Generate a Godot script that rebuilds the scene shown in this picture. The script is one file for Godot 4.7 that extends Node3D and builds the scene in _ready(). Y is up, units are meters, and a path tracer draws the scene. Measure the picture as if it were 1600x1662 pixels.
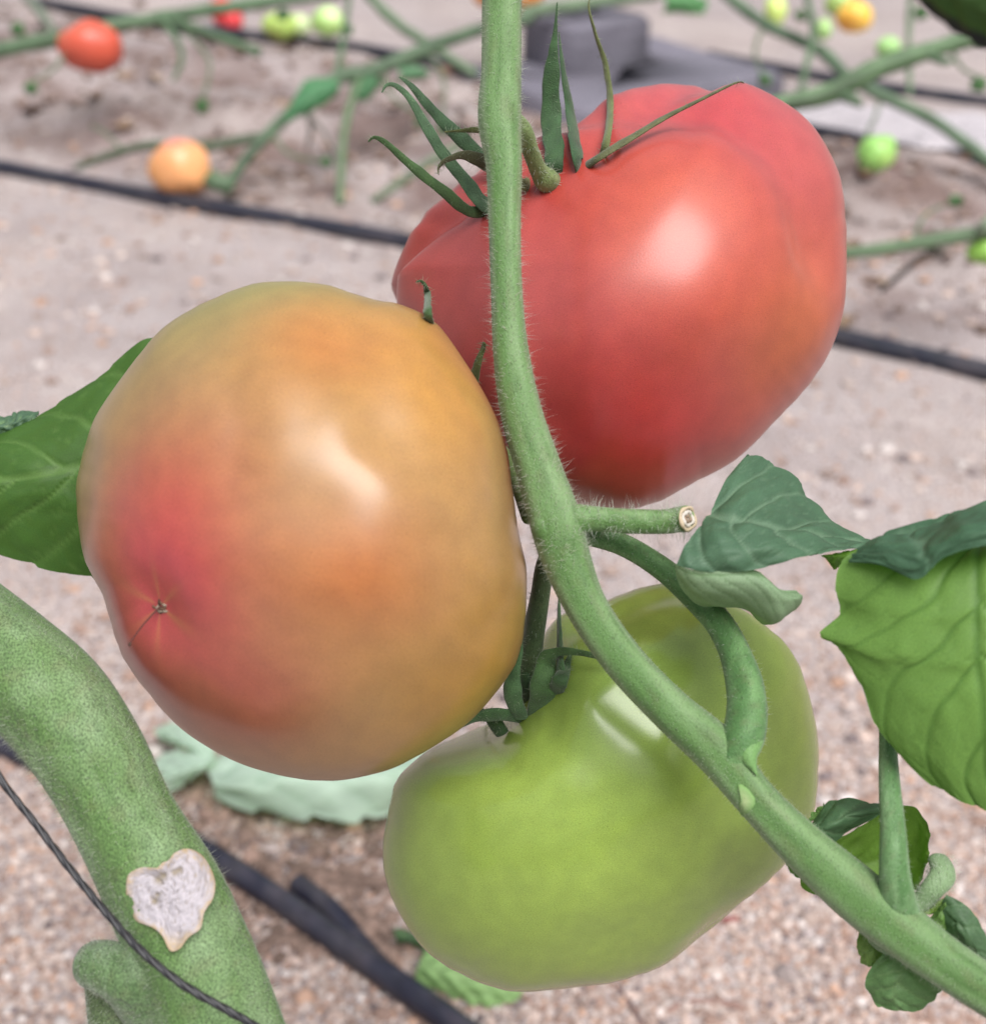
extends Node3D

# A truss of three tomatoes hanging from its stem in a greenhouse, sandy ground and lying vines behind.
# Lens: the photograph is 1600 x 1662; a pixel and a depth give a point in the world.
const F := 2323.0
const PITCH := 31.0
const EYE := Vector3(0, 0.467, 0)
var bx := Vector3.RIGHT
var by := Vector3.UP
var bz := Vector3.BACK
var noise := FastNoiseLite.new()
var fine := FastNoiseLite.new()
var rng := RandomNumberGenerator.new()
var M := {}
var used_names := {}


class Geo:
	var v := PackedVector3Array()
	var n := PackedVector3Array()
	var c := PackedColorArray()
	var uv := PackedVector2Array()
	var i := PackedInt32Array()

	# rows x cols points; wrap joins the last column to the first. side = 1 or -1 turns the faces over.
	func grid(p: PackedVector3Array, cols: PackedColorArray, uvs: PackedVector2Array, rows: int, wide: int, wrap: bool, side: int) -> void:
		var at := v.size()
		var nn := PackedVector3Array()
		nn.resize(p.size())
		for r in rows:
			var r0: int = max(r - 1, 0)
			var r1: int = min(r + 1, rows - 1)
			for k in wide:
				var k0: int = (k + wide - 1) % wide if wrap else max(k - 1, 0)
				var k1: int = (k + 1) % wide if wrap else min(k + 1, wide - 1)
				var a := p[r1 * wide + k] - p[r0 * wide + k]
				var b := p[r * wide + k1] - p[r * wide + k0]
				var m := a.cross(b) * side
				nn[r * wide + k] = m.normalized() if m.length_squared() > 1e-24 else Vector3.ZERO
		if wrap:
			for r in [0, rows - 1]:   # a ring drawn together to a point
				if p[r * wide].distance_to(p[r * wide + wide / 2]) < 1e-5:
					var sum := Vector3.ZERO
					var inner: int = 1 if r == 0 else rows - 2
					for k in wide:
						sum += nn[inner * wide + k]
					for k in wide:
						nn[r * wide + k] = sum.normalized()
		v.append_array(p)
		n.append_array(nn)
		c.append_array(cols)
		uv.append_array(uvs)
		for r in rows - 1:
			for k in (wide if wrap else wide - 1):
				var k1: int = (k + 1) % wide
				var a0 := at + r * wide + k
				var a1 := at + r * wide + k1
				var b0 := a0 + wide
				var b1 := a1 + wide
				if side > 0:
					i.append_array(PackedInt32Array([a0, a1, b0, a1, b1, b0]))
				else:
					i.append_array(PackedInt32Array([a0, b0, a1, a1, b0, b1]))

	func needle(a: Vector3, b: Vector3, r: float, col: Color) -> void:
		var d := (b - a).normalized()
		var s := d.cross(Vector3(0.3, 0.5, 0.81)).normalized()
		var t := d.cross(s)
		var at := v.size()
		for k in 3:
			var w := TAU * k / 3.0
			var o := s * cos(w) + t * sin(w)
			v.append(a + o * r); n.append(o); c.append(col); uv.append(Vector2.ZERO)
		v.append(b); n.append(d); c.append(col); uv.append(Vector2.ZERO)
		for k in 3:
			i.append_array(PackedInt32Array([at + k, at + 3, at + (k + 1) % 3]))

	func mesh(origin: Vector3) -> ArrayMesh:
		var p := v.duplicate()
		for k in p.size():
			p[k] -= origin
		var a := []
		a.resize(Mesh.ARRAY_MAX)
		a[Mesh.ARRAY_VERTEX] = p
		a[Mesh.ARRAY_NORMAL] = n
		a[Mesh.ARRAY_COLOR] = c
		a[Mesh.ARRAY_TEX_UV] = uv
		a[Mesh.ARRAY_INDEX] = i
		var m := ArrayMesh.new()
		m.add_surface_from_arrays(Mesh.PRIMITIVE_TRIANGLES, a)
		return m


# ---------------------------------------------------------------- helpers
func at(x: float, y: float, d: float) -> Vector3:
	return EYE + bx * ((x - 800.0) / F * d) + by * ((831.0 - y) / F * d) - bz * d


func pix(p: Vector3) -> Vector2:
	var q := p - EYE
	var d := -q.dot(bz)
	return Vector2(800.0 + q.dot(bx) / d * F, 831.0 - q.dot(by) / d * F)


func pipe_side(x: float, z: float) -> float:   # metres beyond the far drip pipe
	var a := Vector2(-0.525, -1.499)
	var b := Vector2(0.374, -0.987)
	var t := (b - a).normalized()
	return -(Vector2(x, z) - a).dot(Vector2(-t.y, t.x))


func height(x: float, z: float) -> float:
	var s := pipe_side(x, z)
	var h := noise.get_noise_2d(x * 260.0, z * 260.0) * 0.006 + noise.get_noise_2d(x * 900.0 + 50.0, z * 900.0) * 0.002
	var bank := smoothstep(0.02, 0.16, s) * (1.0 - smoothstep(0.35, 0.7, s))
	h += bank * (0.018 + 0.030 * noise.get_noise_2d(x * 420.0 + 900.0, z * 420.0) + 0.012 * noise.get_noise_2d(x * 1500.0, z * 1500.0 + 70.0))
	return h


func ground(x: float, y: float, above := 0.0) -> Vector3:
	var dir := (at(x, y, 1.0) - EYE)
	var t := 0.3
	while t < 8.0:
		var p := EYE + dir * t
		if p.y < height(p.x, p.z) + above:
			return p
		t += 0.002
	return EYE + dir * t


func srgb(r: float, g: float, b: float) -> Color:
	return Color(r / 255.0, g / 255.0, b / 255.0).srgb_to_linear()


func numbered(called: String, parent: Node) -> String:
	var key := str(parent.get_instance_id()) + called
	var k: int = used_names.get(key, 0)
	used_names[key] = k + 1
	return called if k == 0 else "%s_%03d" % [called, k]


func tag(o: Node, label: String, category: String, group := "", kind := "") -> void:
	if label: o.set_meta("label", label)
	if category: o.set_meta("category", category)
	if group: o.set_meta("group", group)
	if kind: o.set_meta("kind", kind)


func thing(called: String, label: String, category: String, where: Vector3, group := "") -> Node3D:
	var o := Node3D.new()
	o.name = numbered(called, self)
	add_child(o, true)
	o.position = where
	tag(o, label, category, group)
	return o


func part(called: String, g: Geo, m: Material, parent: Node, origin: Vector3) -> MeshInstance3D:
	var o := MeshInstance3D.new()
	o.name = numbered(called, parent)
	o.mesh = g.mesh(origin)
	o.mesh.surface_set_material(0, m)
	parent.add_child(o, true)
	return o


func solo(called: String, label: String, category: String, g: Geo, m: Material, origin: Vector3, group := "") -> MeshInstance3D:
	var o := part(called, g, m, self, origin)
	o.position = origin
	tag(o, label, category, group)
	return o


func spline(pts: Array, t: float):
	var k: int = clampi(int(t), 0, pts.size() - 2)
	var f := t - k
	var a = pts[max(k - 1, 0)]
	var b = pts[k]
	var c = pts[k + 1]
	var d = pts[min(k + 2, pts.size() - 1)]
	return 0.5 * ((2.0 * b) + (c - a) * f + (2.0 * a - 5.0 * b + 4.0 * c - d) * f * f + (3.0 * b - a - 3.0 * c + d) * f * f * f)


# A list of [x, y, depth, half width in photo pixels] becomes points and radii in metres.
func path(list: Array) -> Array:
	var pts := []
	var rad := []
	for q in list:
		pts.append(at(q[0], q[1], q[2]))
		rad.append(q[3] * q[2] / F)
	return [pts, rad]


func lie(list: Array, half: float, lift := 0.0) -> Array:   # a path laid on the ground; half = radius in metres
	var pts := []
	var rad := []
	for q in list:
		var p: Vector3 = ground(q[0], q[1], half + lift)
		p.y -= half * (0.25 + 0.5 * absf(noise.get_noise_2d(p.x * 900.0, p.z * 900.0)))
		pts.append(p)
		rad.append(half)
	return [pts, rad]


# A swept tube. opt: seg, per (samples per span), flat (thickness over width), roll, rough, rough_scale, cap0, cap1 (roundness), color: Callable(p, u, angle) or Color
func tube(g: Geo, pr: Array, opt: Dictionary) -> Array:
	var pts: Array = pr[0]
	var rad: Array = pr[1]
	var seg: int = opt.get("seg", 16)
	var per: int = opt.get("per", 10)
	var flat: float = opt.get("flat", 1.0)
	var roll: float = opt.get("roll", 0.0)
	var rough: float = opt.get("rough", 0.0)
	var rs: float = opt.get("rough_scale", 300.0)
	var color = opt.get("color", Color.WHITE)
	var spans := pts.size() - 1
	var centers := []
	var radii := []
	var us := []
	for k in spans * per + 1:
		var t := float(k) / per
		centers.append(spline(pts, t))
		radii.append(maxf(spline(rad, t), 1e-5))
		us.append(t / spans)
	var tang := []
	for k in centers.size():
		tang.append((centers[min(k + 1, centers.size() - 1)] - centers[max(k - 1, 0)]).normalized())
	for e in [["cap0", 0], ["cap1", 1]]:   # round the ends
		var how: float = opt.get(e[0], 0.6)
		if how <= 0.0:
			continue
		var last: int = 0 if e[1] == 0 else centers.size() - 1
		var c0: Vector3 = centers[last]
		var r0: float = radii[last]
		var t0: Vector3 = tang[last] * (-1.0 if e[1] == 0 else 1.0)
		for k in range(1, 7):
			var w := PI / 2.0 * k / 6.0
			var c: Vector3 = c0 + t0 * (r0 * how * sin(w))
			var r := maxf(r0 * cos(w), 1e-7)
			if e[1] == 0:
				centers.push_front(c); radii.push_front(r); us.push_front(0.0); tang.push_front(-t0)
			else:
				centers.append(c); radii.append(r); us.append(1.0); tang.append(t0)
	var rows := centers.size()
	var p := PackedVector3Array()
	var cc := PackedColorArray()
	var uv := PackedVector2Array()
	var side: Vector3 = (tang[0] as Vector3).cross(bz)
	if side.length() < 0.05:
		side = bx
	side = side.normalized()
	var run := 0.0
	var frames := []
	for k in rows:
		var t: Vector3 = tang[k]
		side = (side - t * side.dot(t)).normalized()
		var up := side.cross(t)
		if k: run += (centers[k] as Vector3).distance_to(centers[k - 1])
		var ru: float = roll + opt.get("twist", 0.0) * us[k]
		var s2: Vector3 = side * cos(ru) + up * sin(ru)
		var u2: Vector3 = up * cos(ru) - side * sin(ru)
		frames.append([centers[k], s2, u2, radii[k], t, us[k]])
		for j in seg:
			var a := TAU * j / seg
			var dir: Vector3 = s2 * cos(a) + u2 * sin(a) * flat
			var q: Vector3 = centers[k] + dir * radii[k] * (1.0 + opt.get("ridge", 0.0) * cos(opt.get("ridges", 5) * a + 2.0 * us[k] + 1.0))
			if rough > 0.0:
				q += dir * rough * radii[k] * noise.get_noise_3dv(q * rs * 20.0)
			p.append(q)
			cc.append(color.call(q, us[k], a) if color is Callable else color)
			uv.append(Vector2(float(j) / seg, run * 20.0))
	g.grid(p, cc, uv, rows, seg, true, 1)
	return frames


func hairs(g: Geo, frames: Array, count: int, longest: float, thick: float, col: Color, droop := 0.0, flat := 1.0) -> void:
	for k in count:
		var fr: Array = frames[rng.randi_range(8, frames.size() - 9)]
		var nx: Array = frames[min(frames.find(fr) + 1, frames.size() - 1)]
		var a := rng.randf() * TAU
		var f := rng.randf()
		var c: Vector3 = (fr[0] as Vector3).lerp(nx[0], f)
		var dir: Vector3 = fr[1] * cos(a) + fr[2] * sin(a) * flat
		var p: Vector3 = c + dir * fr[3] * 0.99
		var d := (dir.normalized() + Vector3(rng.randf_range(-0.5, 0.5), rng.randf_range(-0.5, 0.5) - droop, rng.randf_range(-0.5, 0.5))).normalized()
		g.needle(p, p + d * longest * rng.randf_range(0.35, 1.0), thick, col)


func tint(image_size: int, low: float, high: float, freq: float, octaves: int, kind: int, power := 1.0) -> ImageTexture:
	var f := FastNoiseLite.new()
	f.seed = 11 + int(freq * 1000.0)
	f.noise_type = kind as FastNoiseLite.NoiseType
	f.frequency = freq
	f.fractal_octaves = octaves
	var im := f.get_seamless_image(image_size, image_size)
	im.convert(Image.FORMAT_RGB8)
	for y in image_size:
		for x in image_size:
			var k := lerpf(low, high, pow(im.get_pixel(x, y).r, power))
			im.set_pixel(x, y, Color(k, k, k))
	return ImageTexture.create_from_image(im)


func flecks(image_size: int) -> ImageTexture:   # skin: fine grain with scattered paler and darker pin pricks
	var im := Image.create(image_size, image_size, false, Image.FORMAT_RGB8)
	var f := FastNoiseLite.new()
	f.seed = 5
	f.frequency = 0.16
	f.fractal_octaves = 2
	var low := f.get_seamless_image(image_size, image_size)
	for y in image_size:
		for x in image_size:
			var k := lerpf(0.76, 0.98, low.get_pixel(x, y).r)
			im.set_pixel(x, y, Color(k, k, k))
	for n in 2200:
		var x := rng.randi() % image_size
		var y := rng.randi() % image_size
		var k := 1.0 if rng.randf() < 0.75 else 0.5
		for j in 4:
			im.set_pixel((x + j % 2) % image_size, (y + j / 2) % image_size, Color(k, k, k * 0.96))
	return ImageTexture.create_from_image(im)


func specks(image_size: int, count: int, low: float) -> ImageTexture:   # stem: fine down with dark pin pricks
	var im := Image.create(image_size, image_size, false, Image.FORMAT_RGB8)
	var f := FastNoiseLite.new()
	f.seed = 21
	f.frequency = 0.12
	f.fractal_octaves = 2
	var grain := f.get_seamless_image(image_size, image_size)
	for y in image_size:
		for x in image_size:
			var k := lerpf(0.78, 1.0, grain.get_pixel(x, y).r)
			im.set_pixel(x, y, Color(k, k, k))
	for n in count:
		var x := rng.randi() % image_size
		var y := rng.randi() % image_size
		var k := low + 0.3 * rng.randf()
		var w := 2 + rng.randi() % 3
		for j in w * w * 2:
			im.set_pixel((x + j % w) % image_size, (y + j / w) % image_size, Color(k, k, k * 0.9))
	return ImageTexture.create_from_image(im)


func mat(called: String, rough: float, opt := {}) -> StandardMaterial3D:
	var m := StandardMaterial3D.new()
	m.resource_name = called
	m.vertex_color_use_as_albedo = true
	m.roughness = rough
	m.metallic_specular = opt.get("spec", 0.5)
	m.cull_mode = BaseMaterial3D.CULL_DISABLED
	if opt.has("tex"):
		m.albedo_texture = opt.tex
	if opt.has("bump"):
		m.heightmap_enabled = true
		m.heightmap_texture = opt.bump
		m.heightmap_scale = opt.get("bump_cm", 0.02)
	if opt.has("scale"):
		m.uv1_triplanar = true
		m.uv1_scale = Vector3.ONE * opt.scale
	if opt.has("sss"):
		m.subsurf_scatter_enabled = true
		m.subsurf_scatter_strength = opt.sss
	if opt.has("back"):
		m.backlight_enabled = true
		m.backlight = opt.back
	if opt.has("rim"):
		m.rim_enabled = true
		m.rim = opt.rim
		m.rim_tint = 0.4
	if opt.has("coat"):
		m.clearcoat_enabled = true
		m.clearcoat = opt.coat
		m.clearcoat_roughness = opt.get("coat_rough", 0.3)
	M[called] = m
	return m


# ---------------------------------------------------------------- tomatoes
func ray_outline(o: PackedVector2Array, c: Vector2, dir: Vector2) -> float:
	var best := 0.0
	for k in o.size():
		var hit = Geometry2D.segment_intersects_segment(c, c + dir * 3000.0, o[k], o[(k + 1) % o.size()])
		if hit != null:
			best = maxf(best, c.distance_to(hit))
	return best


func smooth_outline(list: Array) -> PackedVector2Array:
	var o := PackedVector2Array()
	var n := list.size()
	for k in n:
		var four := []
		for j in [n - 1, 0, 1, 2]:
			var q = list[(k + j) % n]
			four.append(Vector2(q[0], q[1]))
		for s in 4:
			o.append(spline(four, 1.0 + s / 4.0))
	return o


func sphere_dir(x: float, y: float, c: Vector2, r: float) -> Vector3:
	var d := Vector3((x - c.x) / r, (c.y - y) / r, 0)
	var l := d.length()
	if l > 0.99:
		return d.normalized() if l < 1.4 else d.normalized()
	d.z = sqrt(1.0 - l * l)
	return d


# The fruit's own round shape: a flattened globe with stem hollow, lobes and furrows, brought to its outline.
# s: c (pixel), d (depth), outline, axis (stem, in the lens's axes), flat, hollow, hollow_w, furrows [[points], width, depth], tones [[x, y, width, colour]]
func fruit_skin(s: Dictionary, rows: int, wide: int) -> Geo:
	var c := Vector2(s.c[0], s.c[1])
	var d: float = s.d
	var outline := smooth_outline(s.outline)
	var mean := 0.0
	for k in 36:
		mean += ray_outline(outline, c, Vector2.from_angle(TAU * k / 36.0)) / 36.0
	var axis: Vector3 = s.axis.normalized()
	var e1 := axis.cross(Vector3(0.2, 1.0, 0.4)).normalized()
	var e2 := axis.cross(e1)
	var grooves := []
	for f in s.furrows:
		var line := []
		for q in f[0]:
			var w := sphere_dir(q[0], q[1], c, mean)
			if q.size() > 2:
				w = Vector3(w.x, w.y, q[2]).normalized()
			line.append(w)
		grooves.append([line, f[1], f[2]])
	var tones := []
	for t in s.tones:
		var w := sphere_dir(t[0], t[1], c, mean)
		tones.append([w, t[2], t[3]])
	var loc := PackedVector3Array()
	var dirs := PackedVector3Array()
	var shift: float = s.get("seed", 0.0)
	for r in rows:
		var th := PI * pow(float(r) / (rows - 1), 1.0)
		for k in wide:
			var ph := TAU * k / wide
			var u := axis * cos(th) + (e1 * cos(ph) + e2 * sin(ph)) * sin(th)
			var m := 1.0 / sqrt(pow(sin(th), 2.0) + pow(cos(th) / s.flat, 2.0))
			m *= 1.0 - s.hollow * exp(-pow(th / s.hollow_w, 2.0))
			m *= 1.0 - s.get("tip", 0.012) * exp(-pow((PI - th) / 0.2, 2.0))
			m *= 1.0 + s.get("lobes", 0.02) * cos(s.get("lobe_count", 5) * ph + shift) * pow(sin(th), 1.5)
			m *= 1.0 + 0.035 * noise.get_noise_3dv(u * 90.0 + Vector3.ONE * shift * 100.0)
			for gr in grooves:
				var near := 9.0
				for j in gr[0].size() - 1:
					var q: Vector3 = Geometry3D.get_closest_point_to_segment(u, gr[0][j], gr[0][j + 1])
					near = minf(near, q.distance_to(u))
				if gr[0].size() == 1:
					near = (gr[0][0] as Vector3).distance_to(u)
				if near < gr[1] * 3.5:
					m *= 1.0 - gr[2] * exp(-pow(near / gr[1], 2.0))
			dirs.append(u)
			loc.append(u * m * mean * d / F)
	# bring the fruit to its traced outline, its depth being its own
	var bins := 120
	for pass_no in 6:
		var most := PackedFloat32Array()
		most.resize(bins)
		var rel := PackedVector2Array()
		for p in loc:
			var z := d - p.z
			var q := Vector2(p.x / z, -p.y / z) * F
			rel.append(q)
			var b := int(fposmod(q.angle() / TAU, 1.0) * bins) % bins
			most[b] = maxf(most[b], q.length())
		var ratio := PackedFloat32Array()
		for b in bins:
			ratio.append(ray_outline(outline, c, Vector2.from_angle(TAU * (b + 0.5) / bins)) / maxf(most[b], 1.0))
		for k in loc.size():
			var q := rel[k]
			var f := fposmod(q.angle() / TAU, 1.0) * bins - 0.5
			var b0 := int(floor(f))
			var w := f - b0
			var rt := lerpf(ratio[posmod(b0, bins)], ratio[posmod(b0 + 1, bins)], w)
			var mx := lerpf(most[posmod(b0, bins)], most[posmod(b0 + 1, bins)], w)
			var share := pow(clampf(q.length() / maxf(mx, 1.0), 0.0, 1.0), 2.0)
			rt = lerpf(1.0, rt, share)
			loc[k] = Vector3(loc[k].x * rt, loc[k].y * rt, loc[k].z)
	var p3 := PackedVector3Array()
	var cols := PackedColorArray()
	var uv := PackedVector2Array()
	var middle := at(c.x, c.y, d)
	for k in loc.size():
		p3.append(middle + bx * loc[k].x + by * loc[k].y + bz * loc[k].z)
		var u := dirs[k]
		var col: Color = s.base
		for t in tones:
			var gap: float = (t[0] as Vector3).distance_to(u) + 0.06 * noise.get_noise_3dv(u * 160.0 + Vector3(shift, 0, 5) * 31.0)
			col = col.lerp(t[2], clampf(exp(-pow(gap / t[1], 2.0)), 0, 1))
		var spot := noise.get_noise_3dv(u * 260.0 + Vector3.ONE * shift) * 0.05 + fine.get_noise_3dv(u * 900.0) * 0.07
		if s.has("rays"):
			var rr: Vector3 = s.rays[0]
			var gap := rr.distance_to(u)
			var ang := atan2((u - rr).dot(e1), (u - rr).dot(e2))
			var ray := pow(maxf(0.0, 0.5 + 0.5 * sin(ang * 6.0 + 1.4 * sin(ang * 2.0 + 1.0))), 7.0) * exp(-pow(gap / 0.2, 2.0)) * smoothstep(0.015, 0.05, gap)
			col = col.lerp(s.rays[1], ray * 0.4)
		col *= s.get("value", 1.0)
		cols.append(Color(col.r * (1.0 + spot), col.g * (1.0 + spot), col.b * (1.0 + spot * 0.7)))
		uv.append(Vector2(float(k % wide) / wide, float(k / wide) / rows))
	var g := Geo.new()
	g.grid(p3, cols, uv, rows, wide, true, 1)
	return g


var lie_on := {}   # what a sepal rests on: depth of the skin by pixel cell


func front_of(skin: MeshInstance3D, origin: Vector3) -> void:
	lie_on.clear()
	for q in skin.mesh.surface_get_arrays(0)[Mesh.ARRAY_VERTEX]:
		var w: Vector3 = q + origin
		var px := pix(w)
		var key := Vector2i(int(px.x / 8.0), int(px.y / 8.0))
		var d := -(w - EYE).dot(bz)
		for j in 9:
			var k2 := key + Vector2i(j % 3 - 1, j / 3 - 1)
			if d < lie_on.get(k2, 9.0):
				lie_on[k2] = d


func rest(list: Array, keep: int) -> Array:
	var out := []
	for k in list.size():
		var q: Array = list[k].duplicate()
		var d: float = lie_on.get(Vector2i(int(q[0] / 8.0), int(q[1] / 8.0)), 9.0)
		if k >= keep:
			q[2] = minf(q[2], d - 0.0012)
		out.append(q)
	return out


func sepal(parent: Node, origin: Vector3, list: Array, flat: float, roll: float, col: Color, twist := 0.0) -> void:
	var g := Geo.new()
	var fr := tube(g, path(rest(list, 1)), {"seg": 14, "per": 10, "flat": flat, "roll": roll, "twist": twist, "rough": 0.22, "rough_scale": 900.0, "cap0": 0.3, "cap1": 0.4, "color": func(p: Vector3, u: float, a: float) -> Color:
		var k := 1.0 + 0.35 * fine.get_noise_3dv(p * 30000.0)
		return Color(col.r * k, col.g * k, col.b * k)})
	var o := part("sepal", g, M.sepal, parent, origin)
	var h := Geo.new()
	hairs(h, fr, 70, 0.0016, 0.00004, srgb(150, 165, 135), 0.0, flat)
	var hp := part("hair", h, M.hair, parent, origin)
	hp.set_meta("kind", "stuff")


# ---------------------------------------------------------------- leaves
# ctrl: rows (along the leaf) of [x, y, depth] across it
func blade(g: Geo, ctrl: Array, nu: int, nv: int, opt: Dictionary) -> void:
	var rows := []
	for r in ctrl:
		var row := []
		for q in r:
			row.append(q if q is Vector3 else at(q[0], q[1], q[2]))
		rows.append(row)
	var base := PackedVector3Array()
	var mid: float = opt.get("mid", 0.5)
	var serr: float = opt.get("serr", 0.0)
	for a in nu:
		var t := float(a) / (nu - 1)
		for b in nv:
			var s := float(b) / (nv - 1)
			var cols := []
			for r in rows:
				cols.append(spline(r, s * (r.size() - 1)))
			base.append(spline(cols, t * (rows.size() - 1)))
	var nrm := PackedVector3Array()
	var score := 0.0
	for a in nu:
		for b in nv:
			var e := (base[min(a + 1, nu - 1) * nv + b] - base[max(a - 1, 0) * nv + b]).cross(base[a * nv + min(b + 1, nv - 1)] - base[a * nv + max(b - 1, 0)])
			e = e.normalized() if e.length_squared() > 1e-22 else (nrm[nrm.size() - 1] if nrm.size() else bz)
			nrm.append(e)
			score += e.dot(EYE - base[a * nv + b])
	var sgn := 1.0 if score > 0 else -1.0
	var veins: float = opt.get("veins", 5.0)
	var slant: float = opt.get("slant", 0.6)
	var amp: float = opt.get("amp", 0.0006)
	var front := PackedVector3Array()
	var fc := PackedColorArray()
	var uv := PackedVector2Array()
	var top: Callable = opt.front
	for a in nu:
		var t := float(a) / (nu - 1)
		for b in nv:
			var s := float(b) / (nv - 1)
			var k := a * nv + b
			var w := (s - mid) / (mid if s < mid else 1.0 - mid)
			var aw := absf(w)
			var ph := t * veins - aw * slant * veins * 0.5 + (0.25 if w > 0 else 0.0) + 0.12 * noise.get_noise_2d(s * 300.0, t * 300.0)
			var gap := absf(ph - round(ph))
			var vein := maxf(exp(-pow(gap / 0.05, 2.0)) * (1.0 - 0.6 * aw), exp(-pow(aw / 0.035, 2.0)))
			var net := absf(noise.get_noise_3d(s * 700.0 + 30.0, t * 700.0, opt.get("seed", 0.0)))
			var small := exp(-pow(net / 0.03, 2.0)) * 0.3
			var line := maxf(vein, small)
			var puff := noise.get_noise_3d(s * 420.0, t * 420.0, 40.0 + opt.get("seed", 0.0))
			var q = base[k] + nrm[k] * sgn * (amp * (gap * 1.6 - 0.4 + 0.9 * puff) - amp * 1.0 * line * opt.get("groove", 1.0))
			if serr > 0.0:
				var edge := smoothstep(0.8, 1.0, aw)
				if edge > 0.0:
					var out := (base[a * nv + (nv - 1 if w > 0 else 0)] - base[a * nv + int(nv * mid)])
					var saw := fposmod(t * opt.get("teeth", 7.0) + 0.1 * noise.get_noise_1d(t * 500.0), 1.0)
					q += out * edge * serr * (saw - 0.5 + 0.3 * noise.get_noise_2d(t * 500.0, w * 30.0))
			front.append(q)
			fc.append(top.call(t, s, line, puff))
			uv.append(Vector2(s, t) * opt.get("uv", 3.0))
	g.grid(front, fc, uv, nu, nv, false, 1 if sgn > 0 else -1)


func leaf_tone(body: Color, vein: Color, mottle := 0.25) -> Callable:
	return func(_t: float, _s: float, line: float, puff: float) -> Color:
		var k := 1.0 + mottle * puff
		return Color(body.r * k, body.g * k, body.b * k).lerp(vein, clampf(line, 0, 1) * 0.75)


func stem_tone(body: Color, pale: Color, dark: Color, scale := 1.0) -> Callable:
	body = body.lerp(srgb(112, 118, 96), 0.16)
	pale = pale.lerp(srgb(146, 152, 132), 0.16)
	return func(p: Vector3, u: float, a: float) -> Color:
		var streak := noise.get_noise_3d(cos(a) * 190.0, sin(a) * 190.0, u * 900.0 * scale)
		var c := body.lerp(pale, clampf(0.35 + 0.8 * streak + 0.35 * sin(a * 3.0 + 0.6) + 0.25 * noise.get_noise_3dv(p * 3000.0), 0, 1))
		c = c.lerp(srgb(112, 104, 78), 0.22 * smoothstep(0.22, 0.5, noise.get_noise_3d(cos(a) * 150.0 + 400.0, sin(a) * 150.0, u * 2200.0)))
		return c.lerp(dark, 0.35 * smoothstep(0.1, 0.5, noise.get_noise_3d(cos(a) * 320.0 + 70.0, sin(a) * 320.0, u * 1600.0)))


# ---------------------------------------------------------------- the place
func _ready() -> void:
	rng.seed = 7
	noise.seed = 3
	noise.frequency = 0.01
	noise.fractal_octaves = 2
	fine.seed = 9
	fine.frequency = 0.01
	fine.fractal_octaves = 1
	var p := deg_to_rad(PITCH)
	by = Vector3(0, cos(p), -sin(p))
	bz = Vector3(0, sin(p), cos(p))

	var cam := Camera3D.new()
	cam.name = "camera"
	cam.near = 0.02
	cam.far = 300.0
	var lens := CameraAttributesPhysical.new()
	lens.frustum_focal_length = 33.54
	lens.frustum_focus_distance = 0.268
	lens.frustum_near = 0.02
	lens.frustum_far = 300.0
	lens.exposure_aperture = 11.5
	cam.attributes = lens
	cam.fov = rad_to_deg(2.0 * atan(831.0 / F))
	add_child(cam)
	cam.position = EYE
	cam.rotation = Vector3(-p, 0, 0)
	cam.current = true

	var env := Environment.new()
	env.background_mode = Environment.BG_SKY
	var sky_m := ProceduralSkyMaterial.new()
	sky_m.sky_top_color = Color(0.80, 0.82, 0.86)
	sky_m.sky_horizon_color = Color(0.60, 0.61, 0.63)
	sky_m.sky_curve = 0.35
	sky_m.ground_bottom_color = Color(0.45, 0.42, 0.40)
	sky_m.ground_horizon_color = Color(0.6, 0.6, 0.6)
	sky_m.sun_angle_max = 1.0
	env.sky = Sky.new()
	env.sky.sky_material = sky_m
	env.tonemap_mode = Environment.TONE_MAPPER_LINEAR
	env.tonemap_exposure = 0.95
	env.sdfgi_enabled = true
	env.ssao_enabled = true
	env.ssil_enabled = true
	var we := WorldEnvironment.new()
	we.name = "environment"
	we.environment = env
	add_child(we)
	var sun := DirectionalLight3D.new()
	sun.name = "sun"
	sun.light_energy = 1.5
	sun.light_color = Color(1.0, 0.99, 0.985)
	sun.light_angular_distance = 38.0
	sun.shadow_enabled = true
	add_child(sun)
	sun.look_at_from_position(Vector3(0.24, 0.85, 0.47), Vector3.ZERO)

	materials()
	build_ground()
	litter()
	build_far_things()
	build_pipes()
	build_far_vines()
	tangle()
	build_far_fruit()
	build_ground_leaves()
	build_truss()
	build_leaves()
	build_main_stem()


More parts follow.
